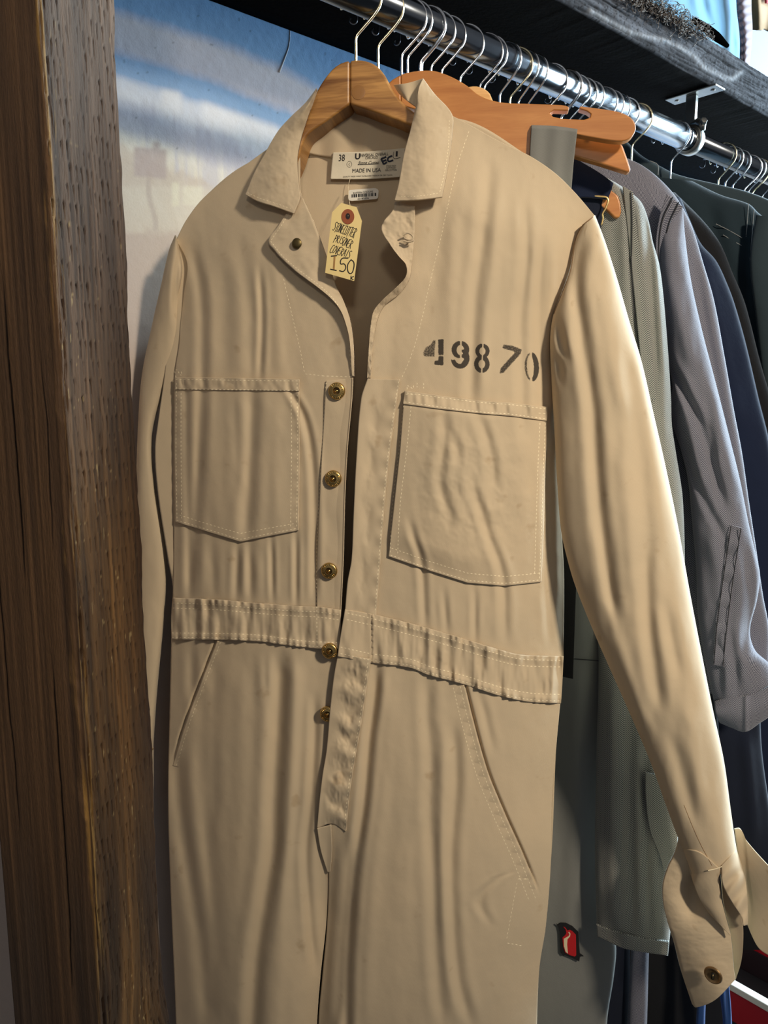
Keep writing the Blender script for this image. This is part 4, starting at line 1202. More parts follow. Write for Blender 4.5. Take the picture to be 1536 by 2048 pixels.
lathe('snap_stud', [(0.0052, 0.0), (0.0054, 0.0008), (0.0046, 0.0018), (0.0022, 0.0023)], c, n_l, mat_plain('dull_bronze', (0.16, 0.12, 0.05), 0.45, 0.9, var=0.3, scale=600), cov, 24)
# oval slotted cuff button
cb = FC.pt(np.array(1427.0), np.array(1949.0), 0.046)
nb = FC.n * 0.85 - FC.r * 0.5; nb /= np.linalg.norm(nb)
bt = lathe('cuff_button', [(0.0090, 0.0), (0.0098, 0.0012), (0.0092, 0.0026), (0.0080, 0.0030), (0.0062, 0.0018), (0.0045, 0.0018)], cb, nb, mat_plain('bronze_button', (0.42, 0.26, 0.12), 0.38, 0.9, var=0.3, scale=500), cov, 32)
tube('button_slot', [cb + nb * 0.003 + Z3 * 0.0036, cb + nb * 0.003 - Z3 * 0.0036], 0.0016, mat_plain('black_slot', (0.01, 0.008, 0.006), 0.8), bt, 10)
tube('button_bar', [cb + nb * 0.0042 + Z3 * 0.0026 + FC.r * 0.0004, cb + nb * 0.0042 - Z3 * 0.0026 + FC.r * 0.0004], 0.0006, M_BRASS, bt, 8)

# ---- stitching: short raised dashes
_st_V, _st_F = [], []
def stitch(line, lift, wfun=Wf, length=5.2, gap=2.6, width=1.7, curved=True, frame=FC):
    p = np.asarray(line, float)
    L = np.linalg.norm(np.diff(poly(p, 80, curved), axis=0), axis=1).sum()
    n = max(2, int(L / (length + gap)))
    q = poly(p, n * 4 + 1, curved)
    for i in range(n):
        a, b = q[i * 4], q[i * 4 + 3]
        m = (a + b) / 2
        d = (b - a) / (np.linalg.norm(b - a) + 1e-9); e = np.array([-d[1], d[0]]) * width / 2
        X = np.array([a[0], b[0], m[0] + e[0], m[0] - e[0], m[0]]); Y = np.array([a[1], b[1], m[1] + e[1], m[1] - e[1], m[1]])
        w = 0.0
        _st_V.append((X, Y, w, np.array([0, 0, 0.0001, 0.0001, 0.0004]) + (lift(X, Y) if callable(lift) else lift) - 0.0006))
from mathutils.bvhtree import BVHTree
from mathutils import Vector
_bvh = None
def top_surface(X, Y, lift=0.0003):
    """points of the coverall's outermost cloth under the given outline points, raised by lift"""
    global _bvh
    if _bvh is None:
        VV, FF, off = [], [], 0
        for G in FRONT_GRIDS:
            VV.append(G.reshape(-1, 3)); FF.append(grid_faces(G.shape[0], G.shape[1], off=off)); off += G.shape[0] * G.shape[1]
        _bvh = BVHTree.FromPolygons(np.concatenate(VV).tolist(), np.concatenate(FF).tolist())
    d = ray(X, Y); d = d / np.linalg.norm(d, axis=-1)[:, None]
    out = np.empty((len(X), 3)); o = Vector(CAM)
    for i in range(len(X)):
        h = _bvh.ray_cast(o, Vector(d[i]))
        out[i] = np.array(h[0]) - d[i] * (lift if np.ndim(lift) == 0 else lift[i]) if h[0] is not None else FC.pt(X[i:i + 1], Y[i:i + 1], Wf(X[i:i + 1], Y[i:i + 1]))[0]
    return out
def flush_stitches(parent, mat=M_THREAD):
    global _st_V
    X = np.concatenate([v[0] for v in _st_V]); Y = np.concatenate([v[1] for v in _st_V])
    P = top_surface(X, Y, np.tile([0.0, 0.0, 0.00005, 0.00005, 0.0004], len(_st_V)))
    k = np.arange(len(_st_V))[:, None] * 5
    f = np.concatenate([k + np.array([a]) for a in ([0, 4, 2], [2, 4, 1], [1, 4, 3], [3, 4, 0])]).astype(int)
    o = mesh_obj('stitching', P, f, mat, parent, shade=False)
    o['kind'] = 'stuff'
    _st_V = []
# pockets
def shift(line, dx, dy): return [(x + dx, y + dy) for x, y in line]
stitch([(349, 778), (420, 779), (500, 780), (598, 781)], 0.0058, curved=False)
stitch([(350, 759), (598, 762)], 0.0058, curved=False)
stitch([(594, 765), (595, 900), (593, 1056)], 0.0040); stitch([(582, 785), (583, 900), (581, 1056)], 0.0040)
stitch([(353, 765), (352, 900), (354, 1040)], 0.0038); stitch([(362, 785), (362, 900), (363, 1040)], 0.0038)
stitch([(352, 1040), (415, 1059), (480, 1079), (540, 1067), (594, 1057)], 0.0040, curved=False); stitch([(358, 1030), (415, 1048), (480, 1067), (540, 1056), (590, 1047)], 0.0040, curved=False)
stitch([(812, 786), (880, 795), (960, 805), (1020, 809), (1094, 818)], 0.0062, curved=False); stitch([(808, 804), (880, 814), (960, 824), (1020, 828), (1093, 838)], lambda X, Y: 0.0062 + 0.0042 * np.exp(-((X - 905) / 95) ** 2), curved=False)
prl = [(807, 810), (798, 900), (785, 1010), (780, 1108)]
stitch(prl, 0.0072); stitch(shift(prl, 15, 2), 0.0085)
stitch([(1091, 845), (1087, 930), (1083, 1050), (1079, 1160)], 0.0045); stitch([(1080, 845), (1076, 930), (1072, 1050), (1069, 1150)], 0.0055)
prb = [(780, 1110), (860, 1138), (935, 1161), (1009, 1167), (1080, 1160)]
stitch(prb, 0.0050, curved=False); stitch(shift(prb, 2, -14), 0.0070, curved=False)
# loose tacks by the pocket corners
stitch([(814, 780), (814, 770), (826, 778), (828, 768)], 0.003, curved=False); stitch([(834, 776), (834, 764)], 0.003); stitch([(847, 778), (847, 764)], 0.003)
stitch([(810, 789), (830, 790)], 0.0066, length=9, gap=0.5); stitch([(1076, 826), (1094, 828)], 0.0066, length=9, gap=0.5); stitch([(352, 756), (352, 738), (362, 752), (362, 740)], 0.003)
# plackets
stitch([(652, 764), (646, 860), (640, 960), (635, 1060), (633, 1140), (634, 1290)], 0.0026)
stitch([(797, 762), (788, 820), (776, 910), (767, 999), (759, 1104), (750, 1224)], 0.0054)
stitch([(736, 1324), (729, 1370), (718, 1450), (704, 1530), (694, 1600), (689, 1658)], 0.0085)
stitch([(643, 752), (706, 754)], 0.0034, length=8, gap=1); stitch([(1, 1), (1, 2)], 0) if False else None
# waistband
wl_t = [(345, 1206), (440, 1210), (506, 1216), (590, 1222), (634, 1224), (680, 1230)]
stitch(wl_t, 0.0062); stitch(shift(wl_t, 0, 10), 0.0062)
wl_b = [(343, 1266), (434, 1267), (515, 1270), (575, 1278), (619, 1283), (678, 1285)]
stitch(wl_b, 0.0062); stitch(shift(wl_b, 0, 9), 0.0062)
wr_t = [(694, 1226), (752, 1239), (850, 1264), (928, 1287), (1000, 1309), (1041, 1318), (1124, 1321)]
wr_b = [(680, 1294), (745, 1308), (820, 1318), (856, 1332), (928, 1351), (1000, 1374), (1059, 1386), (1122, 1389)]
lr = lambda X, Y: 0.0072 + 0.0065 * (1 - smooth(690, 760, X))
stitch(wr_t, lr); stitch(shift(wr_t, -1, 13), lr); stitch(wr_b, lr); stitch(shift(wr_b, 0, 13), lr)
# front facing seams
stitch([(567, 557), (582, 623), (598, 690), (609, 747)], 0.0012, width=1.3); stitch([(609, 748), (650, 752)], 0.0014, width=1.3)
stitch([(938, 262), (915, 330), (896, 409), (879, 486), (859, 568), (839, 657), (822, 712), (803, 757)], 0.0012, width=1.3)
# slash pockets
stitch(slash_r + np.array([-8, 2]), 0.0036, width=1.4); stitch(slash_r + np.array([-22, 4]), 0.0036, width=1.4)
stitch(slash_l + np.array([7, 2]), 0.0036, width=1.4)
stitch([(1035, 1758), (1058, 1758)], 0.002, length=8, gap=1); stitch([(1014, 1886), (1046, 1892)], 0.002); stitch([(1034, 1765), (1024, 1820), (1013, 1880)], 0.002, width=1.2)
# collar and lapel edges
stitch([(494, 385), (518, 396), (548, 406), (584, 418)], 0.0168, width=1.3, length=4, gap=2.4)
stitch([(541, 482), (563, 510), (595, 538), (634, 567), (660, 590), (677, 612)], 0.0125, width=1.4, length=4, gap=2.4); stitch([(579, 425), (560, 455), (541, 482)], 0.0115, width=1.3, length=4, gap=2.4)
stitch([(800, 393), (840, 392), (878, 386)], 0.0195, width=1.3, length=4, gap=2.4); stitch([(899, 240), (896, 300), (888, 350), (879, 386)], 0.0225, width=1.3, length=4, gap=2.4)
stitch([(699, 690), (702, 750)], 0.004, width=1.2)
flush_stitches(cov)
# dark armhole seam on the right shoulder
seam = poly([(1186, 434), (1165, 452), (1151, 482), (1141, 540), (1123, 590), (1108, 628)], 60)
tubes_join('armhole_seam', [top_surface(seam[:, 0], seam[:, 1], 0.0)], 0.0006, M_THREAD_D, cov, 5)
_q = poly([(1368, 1610), (1384, 1650), (1402, 1690), (1424, 1731)], 30)
tubes_join('sleeve_seam', [top_surface(_q[:, 0], _q[:, 1], 0.0)], 0.0003, M_THREAD_D, cov, 5)
# worn buttonhole on the right lapel
bh = [FC.pt(*poly([(806, 470), (816, 466), (826, 474), (820, 480), (808, 476)], 16).T, Wf(815, 472) + 0.0155), FC.pt(*poly([(807, 482), (818, 484), (827, 481)], 10).T, Wf(815, 480) + 0.0155)]
tubes_join('buttonhole', bh, 0.0009, M_CLOTH_IN, cov, 6)

# ------------------------------------------------------------------ lettering helpers
def text_on(s, box, w, mat, parent, frame=FC, slant=0.0, name='lettering', bold=0.0):
    """flat raised print: box = (top-left, top-right, bottom-left) in pixels on the plane at depth w (number or f)"""
    cu = bpy.data.curves.new('txt', 'FONT')
    cu.body = s; cu.extrude = 0.0; cu.offset = bold; cu.resolution_u = 3
    ob = bpy.data.objects.new('txt', cu); COL.objects.link(ob)
    bpy.context.view_layer.update()
    dg = bpy.context.evaluated_depsgraph_get()
    me = bpy.data.meshes.new_from_object(ob.evaluated_get(dg))
    V = np.array([v.co[:] for v in me.vertices]); F = [list(p.vertices) for p in me.polygons]
    bpy.data.objects.remove(ob); bpy.data.curves.remove(cu); bpy.data.meshes.remove(me)
    x = (V[:, 0] - V[:, 0].min()) / np.ptp(V[:, 0]); y = (V[:, 1].max() - V[:, 1]) / np.ptp(V[:, 1])
    x = x + slant * (1 - y)
    tl, tr, bl = [np.array(q, float) for q in box]
    q = tl + x[:, None] * (tr - tl) + y[:, None] * (bl - tl)
    P = frame.pt(q[:, 0], q[:, 1], w(q[:, 0], q[:, 1]) if callable(w) else w)
    o = mesh_obj(name, P, F, mat, parent, shade=False)
    return o

GLYPH = {  # handwriting strokes in a unit box, y down
    'S': [[(0.9, 0.08), (0.5, 0.0), (0.1, 0.2), (0.5, 0.45), (0.85, 0.7), (0.5, 1.0), (0.05, 0.9)]], 'T': [[(0, 0.05), (1, 0)], [(0.5, 0.02), (0.48, 1)]],
    'O': [[(0.5, 0), (0.08, 0.4), (0.3, 1), (0.8, 0.8), (0.85, 0.2), (0.5, 0)]], 'N': [[(0.08, 1), (0.1, 0)], [(0.1, 0), (0.85, 1)], [(0.85, 1), (0.9, 0)]],
    'E': [[(0.9, 0), (0.1, 0.05), (0.1, 0.98), (0.95, 0.95)], [(0.1, 0.5), (0.75, 0.48)]], 'C': [[(0.9, 0.12), (0.5, 0.0), (0.08, 0.5), (0.4, 1.0), (0.95, 0.88)]],
    'U': [[(0.08, 0), (0.12, 0.8), (0.5, 1.0), (0.85, 0.8), (0.92, 0)]], 'R': [[(0.1, 1), (0.12, 0)], [(0.1, 0.03), (0.85, 0.2), (0.15, 0.52)], [(0.2, 0.52), (0.95, 1.02)]],
    'P': [[(0.12, 1), (0.14, 0)], [(0.12, 0.03), (0.9, 0.22), (0.15, 0.55)]], 'I': [[(0.5, 0), (0.5, 1)]], 'V': [[(0.05, 0), (0.5, 1)], [(0.5, 1), (0.95, 0)]],
    'A': [[(0.05, 1), (0.5, 0)], [(0.5, 0), (0.95, 1)], [(0.2, 0.62), (0.85, 0.6)]], 'L': [[(0.15, 0), (0.12, 0.98), (0.9, 0.95)]], 'K': [[(0.1, 0), (0.1, 1)], [(0.9, 0.0), (0.12, 0.55)], [(0.3, 0.45), (0.95, 1)]],
    '1': [[(0.1, 0.06), (0.9, 0.0)], [(0.55, 0.03), (0.5, 0.95)], [(0.0, 0.96), (1.0, 1.0)]], '5': [[(0.95, 0.0), (0.3, 0.02), (0.22, 0.42), (0.7, 0.42), (0.95, 0.7), (0.6, 1.0), (0.05, 0.92)]], '0': [[(0.5, 0), (0.1, 0.4), (0.3, 1), (0.8, 0.85), (0.92, 0.25), (0.5, 0)]]}
def ribbons(strokes, width, w, mat, parent, name='lettering', frame=FC):
    V, F, off = [], [], 0
    for st in strokes:
        p = poly(st, max(4, len(st) * 4), len(st) > 2)
        d = np.gradient(p, axis=0); d /= np.linalg.norm(d, axis=1)[:, None] + 1e-9
        e = np.stack([-d[:, 1], d[:, 0]], -1) * width / 2
        q = np.concatenate([np.stack([p + e, p - e], 1)]).reshape(-1, 2)
        V.append(frame.pt(q[:, 0], q[:, 1], w(q[:, 0], q[:, 1]) if callable(w) else w))
        n = len(p)
        F += [[off + 2 * i, off + 2 * i + 1, off + 2 * i + 3, off + 2 * i + 2] for i in range(n - 1)]
        off += 2 * n
    return mesh_obj(name, np.concatenate(V), F, mat, parent, shade=False)
def hand(word, tl, tr, h, jitter=0.1, seed=1, lean=0.0):
    rng = np.random.default_rng(seed)
    tl, tr = np.array(tl, float), np.array(tr, float)
    d = (tr - tl) / len(word); dn = np.array([-d[1], d[0]]) / np.linalg.norm(d)
    out = []
    for i, ch in enumerate(word):
        o = tl + d * i + dn * rng.uniform(-jitter, jitter) * h * 0.5
        hh = h * (1 + rng.uniform(-jitter, jitter))
        for st in GLYPH[ch]:
            out.append([o + d * 0.92 * x + (dn + d / np.linalg.norm(d) * lean) * hh * y for x, y in st])
    return out

# ---- neck label and barcode label inside the collar
M_LABEL = mat_cloth('white_label_cloth', srgb(226, 216, 192), twill=1500, contrast=0.04, blotch=0.08)
wl = lambda X, Y: Wb(X, Y) + 0.0062
lab = free_patch('neck_label', [(666, 305), (735, 303), (810, 296)], [(661, 358), (735, 358), (799, 354)], [(666, 305), (663, 332), (661, 358)], [(810, 296), (808, 330), (799, 354)], lambda X, Y, S, T: wl(X, Y), 2.0, M_LABEL, 0.0008)
wl2 = lambda X, Y: Wb(X, Y) + 0.0066
def zl(x, y): return (640 + x / 6.825, 280 + y / 6.825)
def lab_text(s, x0, y0, x1, h, rise=0.0, mat=M_INK, slant=0.0, bold=0.0):
    text_on(s, (zl(x0, y0), zl(x1, y0 - rise * (x1 - x0)), zl(x0 - 0.05 * h, y0 + h)), wl2, mat, lab, slant=slant, bold=bold)
lab_text('38', 260, 198, 342, 90, 0.04)
lab_text('U', 482, 182, 552, 82, 0.02, bold=0.03)
lab_text('NIVERSAL OVERALL', 556, 190, 935, 40, 0.06)
lab_text('CHICAGO', 622, 226, 792, 36, 0.05)
lab_text('Stone Cutter', 520, 288, 800, 44, 0.02, slant=0.06)
ribbons([[zl(515, 336), zl(660, 330), zl(806, 324)]], 0.9, wl2, M_INK, lab)
lab_text('MADE IN USA', 445, 392, 832, 54, 0.03)
lab_text('STONE WASH', 905, 345, 1035, 22, 0.05); lab_text('SANFORIZED', 905, 372, 1035, 20, 0.05); lab_text('100% COTTON', 888, 400, 1048, 26, 0.03)
lab_text('QUALITY MADE WRAP TUMBLE DRY MEDIUM OR DRY CLEAN', 315, 492, 985, 22, 0.035)
lab_text('1', 1036, 152, 1062, 72, 0.0)
ribbons([[zl(1006, 160), zl(1006, 246), zl(1098, 240)]], 0.8, wl2, M_INK, lab)
a_ = np.linspace(0, 2 * math.pi, 18)
ribbons([[zl(402 + 34 * math.cos(q), 330 + 40 * math.sin(q)) for q in a_], [zl(412, 312), zl(392, 330), zl(412, 348)]], 0.6, wl2, M_INK_L, lab)
M_MARK = mat_plain('blue_black_marker', srgb(34, 40, 56), 0.7)
ribbons([[zl(835, 255), zl(872, 335)], [zl(835, 258), zl(905, 230)], [zl(855, 292), zl(905, 272)], [zl(872, 330), zl(915, 300)]], 3.6, wl2, M_MARK, lab)
ribbons([[zl(985, 215), zl(930, 245), zl(935, 290), zl(1000, 275)]], 3.4, wl2, M_MARK, lab)

M_PAPER = mat_plain('white_sticker', srgb(236, 230, 214), 0.5)
bar = slab('barcode_label', poly([(697, 383), (699, 380), (750, 376), (755, 378), (757, 381), (756, 396), (753, 398), (702, 402), (697, 400), (696, 396), (697, 383)], 40, False)[:-1], -0.0145, -0.0155, FC, M_PAPER, cov, 0)
def zb(x, y): return (640 + x / 6.825, 280 + y / 6.825)
wbq = -0.0142
text_on('EASTERN COSTUME', (zb(455, 712), zb(722, 690), zb(455, 738)), wbq, M_INK, bar)
text_on('62182636', (zb(515, 792), zb(666, 782), zb(515, 814)), wbq, M_INK, bar)
rng = np.random.default_rng(4)
bx = 432
bars = []
while bx < 765:
    wd = rng.choice([5, 9, 14, 20])
    y0 = 742 - (bx - 432) * 0.065
    bars.append([zb(bx, y0), zb(bx + wd, y0 - wd * .06), zb(bx + wd, y0 + 42), zb(bx, y0 + 42)])
    bx += wd + rng.choice([5, 8, 13])
Vb = np.concatenate([FC.pt(np.array([p[0] for p in b_]), np.array([p[1] for p in b_]), wbq) for b_ in bars])
mesh_obj('barcode', Vb, [[4 * i, 4 * i + 1, 4 * i + 2, 4 * i + 3] for i in range(len(bars))], M_INK, bar, shade=False)
tubes_join('label_thread', [FC.pt(*poly([(700, 358), (697, 372), (696, 390)], 8).T, -0.0138)], 0.00025, M_THREAD, cov, 5)

# ------------------------------------------------------------------ price tag
M_TAG = mat_plain('manila_card', srgb(246, 220, 150), 0.6, var=0.05, scale=120)
wt = 0.054
tag_o = thing('price_tag', FC.pt(np.array(682.0), np.array(560.0), wt), 'manila price tag reading stonecutter prisoner coverals 150, in the open neck', 'price tag')
def zt(x, y): return (640 + x / 6.825, 280 + y / 6.825)
outl = [zt(290, 857), zt(500, 918), zt(572, 1105), zt(466, 1925), zt(70, 1812), zt(166, 985)]
card = slab('card', outl, wt, wt - 0.0006, FC, M_TAG, tag_o, 0)
ac = np.linspace(0, 2 * math.pi, 36, endpoint=False)
slab('eyelet_ring', [zt(380 + 87 * math.cos(q), 1045 + 103 * math.sin(q)) for q in ac], wt + 0.0005, wt, FC, mat_plain('rust_red_card', srgb(156, 84, 50), 0.7, var=0.1, scale=300), tag_o, 0)
slab('eyelet_hole', [zt(380 + 30 * math.cos(q), 1040 + 42 * math.sin(q)) for q in ac], wt + 0.0007, wt + 0.0005, FC, mat_plain('dark_hole', srgb(40, 30, 30), 0.8), tag_o, 0)
wtx = wt + 0.00025
ribbons(hand('STONECUTTER', zt(218, 1120), zt(520, 1215), 19, 0.10, 3, -0.12), 1.15, wtx, M_INK, tag_o)
ribbons(hand('PRISONER', zt(228, 1290), zt(470, 1375), 16, 0.10, 5, -0.12), 1.15, wtx, M_INK, tag_o)
ribbons(hand('COVERAlS'.replace('l', 'I'), zt(178, 1425), zt(448, 1520), 16, 0.10, 7, -0.12), 1.2, wtx, M_INK, tag_o)
ribbons([[zt(150, 1585), zt(232, 1578)], [zt(140, 1762), zt(228, 1782)]], 2.0, wtx, M_INK, tag_o)
ribbons([[zt(200, 1585), zt(188, 1765)]], 3.6, wtx, mat_plain('tan_marker', srgb(176, 134, 78), 0.7), tag_o)
ribbons([[zt(380, 1612), zt(300, 1618), zt(282, 1690), zt(330, 1690), zt(352, 1740), zt(320, 1792), zt(262, 1782)], [zt(425, 1632), zt(380, 1700), zt(385, 1800), zt(425, 1822), zt(458, 1760), zt(462, 1670), zt(425, 1632)]], 2.0, wtx, M_INK, tag_o)
ribbons([[zt(425, 1852), zt(420, 1905)], [zt(462, 1862), zt(428, 1882), zt(458, 1908)]], 1.6, wtx, M_INK, tag_o)
tube('string', FC.pt(*poly([(696, 432), (700, 415), (698, 398), (696, 372)], 24).T, np.linspace(wt + 0.001, -0.008, 24)), 0.0003, M_THREAD, tag_o, 5)

# ------------------------------------------------------------------ front wooden hanger
def build_front_hanger():
    e = hanger(T_FRONT, 8.0, 'chunky cedar hanger with a brassy hook, holding the beige coverall', 0.0017, M_BRASSWIRE, arms=False, group='wooden hangers')
    e.rotation_euler = (0, 0, 0)
    for ch in e.children: ch.rotation_euler = (0, 0, -math.radians(8))
    top_l = poly([(699, 120), (680, 126), (662, 140), (640, 170), (618, 214), (603, 258), (588, 300), (576, 330)], 26)
    bot_l = poly([(584, 346), (596, 318), (613, 272), (650, 244), (699, 208)], 20)
    slab('arm', np.vstack([top_l, bot_l]), 0.020, -0.014, FC, M_HANG1, e, 0.004)
    top_r = poly([(699, 120), (722, 119), (748, 127), (768, 147), (785, 178), (806, 205), (826, 222), (846, 240)], 26)
    bot_r = poly([(842, 262), (827, 254), (770, 232), (699, 208)], 20)
    slab('arm', np.vstack([top_r, bot_r]), 0.0196, -0.014, FC, M_HANG1, e, 0.004)
    lathe('dowel', [(0.0078, -0.004), (0.0078, -0.0001), (0.0072, -0.0001), (0.0070, 0.0003), (0.0062, 0.0004), (0.002, 0.0004)], FC.pt(np.array(717.0), np.array(185.0), 0.0196), FC.n, M_HANG1, e, 28)
build_front_hanger()

# ------------------------------------------------------------------ garments behind
M_GREY = mat_cloth('grey_drill', srgb(126, 126, 121), twill=700, contrast=0.10, blotch=0.06)
M_BLACKCLOTH = mat_cloth('black_webbing', srgb(34, 33, 32), twill=600, contrast=0.2, blotch=0.1)
M_HG = mat_herring('grey_green_herringbone', srgb(66, 69, 71), srgb(176, 175, 164), 0.0070, 0.0024, 1.05)
M_HB = mat_herring('blue_grey_herringbone', srgb(56, 58, 72), srgb(148, 147, 156), 0.0064, 0.0023, 1.05)
M_NAVY = mat_cloth('navy_denim', srgb(14, 22, 40), twill=800, contrast=0.2, blotch=0.3)
M_NAVY2 = mat_cloth('ink_blue_denim', srgb(10, 24, 50), twill=800, contrast=0.2, blotch=0.3)
M_BLACKD = mat_cloth('black_denim', srgb(12, 13, 17), twill=800, contrast=0.2, blotch=0.3)
M_TEAL = mat_cloth('dark_teal_denim', srgb(26, 42, 50), twill=800, contrast=0.25, blotch=0.3)
M_TEAL2 = mat_cloth('worn_teal_denim', srgb(48, 62, 68), twill=700, contrast=0.3, blotch=0.4)
M_BLUED = mat_cloth('mid_blue_denim', srgb(34, 72, 132), twill=800, contrast=0.25, blotch=0.3)
M_GOLD = mat_plain('gold_piping', (0.72, 0.52, 0.22), 0.35, 0.8)
M_STITCH_G = mat_plain('grey_thread', srgb(130, 132, 130), 0.8)
M_STITCH_K = mat_plain('black_thread', srgb(36, 36, 40), 0.8)

def seam_lines(parent, lines, w, mat, r=0.0005, frame=FC, name='seam'):
    out = []
    for l in lines:
        p = poly(l, max(8, int(len(l) * 8)))
        out.append(frame.pt(p[:, 0], p[:, 1], w(p[:, 0], p[:, 1]) if callable(w) else w))
    return tubes_join(name, out, r, mat, parent, 5)

def base_pt(px, w, z=0.3):
    p = FC.pt(np.array(float(px)), np.array(1200.0), w)
    return np.array([p[0], p[1], z])

def left_px(w, y=1200.0, n=-0.222):
    xs = np.linspace(200, 1200, 600)
    q = (FC.pt(xs, np.full(600, y), w) - P0) @ NR
    return float(np.interp(n, q, xs))
def side_fill(e, w, xr, ytop, ybot, mat, name='back_half'):
    """the half of a hanging garment that reaches back towards the wall"""
    a, b = left_px(w, ytop), left_px(w, ybot)
    free_patch(name, [(a, ytop), ((a + xr) / 2, ytop - 60), (xr, ytop - 80)], [(b, ybot), (xr, ybot)], [(a, ytop), (b, ybot)], [(xr, ytop - 80), (xr, ybot)], lambda X, Y, S, T: w + 0.004 * np.sin(X / 40.0), 14.0, mat, 0.004, parent=e)

# --- second wooden hanger with the strap notch
def build_notch_hanger():
    t2 = t_at_px(766)
    e = hanger(t2, 8, 'orange beech hanger with a strap notch, carrying the grey strap', 0.0016, M_BRASSWIRE, arms=False, group='wooden hangers')
    e.rotation_euler = (0, 0, 0)
    for ch in e.children: ch.rotation_euler = (0, 0, -math.radians(8))
    w0, w1 = -0.032, -0.045
    a = poly([(802, 148), (830, 142), (866, 141), (896, 150), (930, 168), (962, 192), (1002, 204), (1060, 207), (1128, 210), (1139, 214)], 44)
    notch = [(1137, 221), (1108, 220), (1100, 226), (1106, 233), (1125, 237), (1168, 239), (1180, 235), (1182, 228), (1174, 222), (1158, 217), (1160, 212)]
    b = poly([(1160, 212), (1200, 217), (1240, 224), (1262, 235), (1272, 251), (1268, 268), (1254, 280), (1232, 282), (1180, 274), (1130, 264)], 34)
    c_ = poly([(1130, 264), (1128, 318), (1060, 318), (980, 292), (900, 256), (850, 224), (802, 210)], 26, False)
    slab('arm', np.vstack([a, np.array(notch[:-1]), b, c_[1:]]), w0, w1, FC, M_HANG2, e, 0.0022)
    l = poly([(802, 148), (780, 162), (760, 190), (742, 230), (720, 270)], 16); l2 = poly([(735, 300), (770, 250), (802, 206)], 10)
    slab('arm', np.vstack([l, l2]), w0, w1, FC, M_HANG2, e, 0.0022)
build_notch_hanger()

def build_lower_bar_hanger():
    e = hanger(t_at_px(813), 8, 'orange beech hanger arm with a slanted tip, under the notched hanger', 0.0015, M_CHROME, arms=False, group='wooden hangers')
    e.rotation_euler = (0, 0, 0)
    for ch in e.children: ch.rotation_euler = (0, 0, -math.radians(8))
    o = [(828, 190), (850, 186), (900, 205), (1000, 240), (1100, 262), (1156, 268), (1200, 278), (1240, 284), (1246, 292), (1256, 320), (1262, 340), (1256, 345), (1200, 327), (1149, 312), (1050, 292), (950, 262), (880, 232), (828, 214)]
    slab('arm', o, -0.057, -0.070, FC, M_HANG2, e, 0.002)
    lathe('clip_stud', [(0.0035, 0), (0.0038, 0.003), (0.002, 0.006)], FC.pt(np.array(1176.0), np.array(277.0), -0.057), FC.n, M_CHROME, e, 14)
build_lower_bar_hanger()

def build_pale_hanger():
    e = hanger(t_at_px(930), 8, 'pale maple hanger head peeking above the notched hanger', 0.0014, M_CHROME, arms=False, group='wooden hangers')
    e.rotation_euler = (0, 0, 0)
    for ch in e.children: ch.rotation_euler = (0, 0, -math.radians(8))
    o = poly([(915, 192), (925, 178), (942, 172), (960, 173), (978, 184), (988, 204), (1030, 240), (1090, 290), (1075, 305), (1000, 262), (940, 232), (915, 215), (915, 192)], 60)[:-1]
    slab('arm', o, -0.132, -0.145, FC, M_HANG3, e, 0.002)
build_pale_hanger()

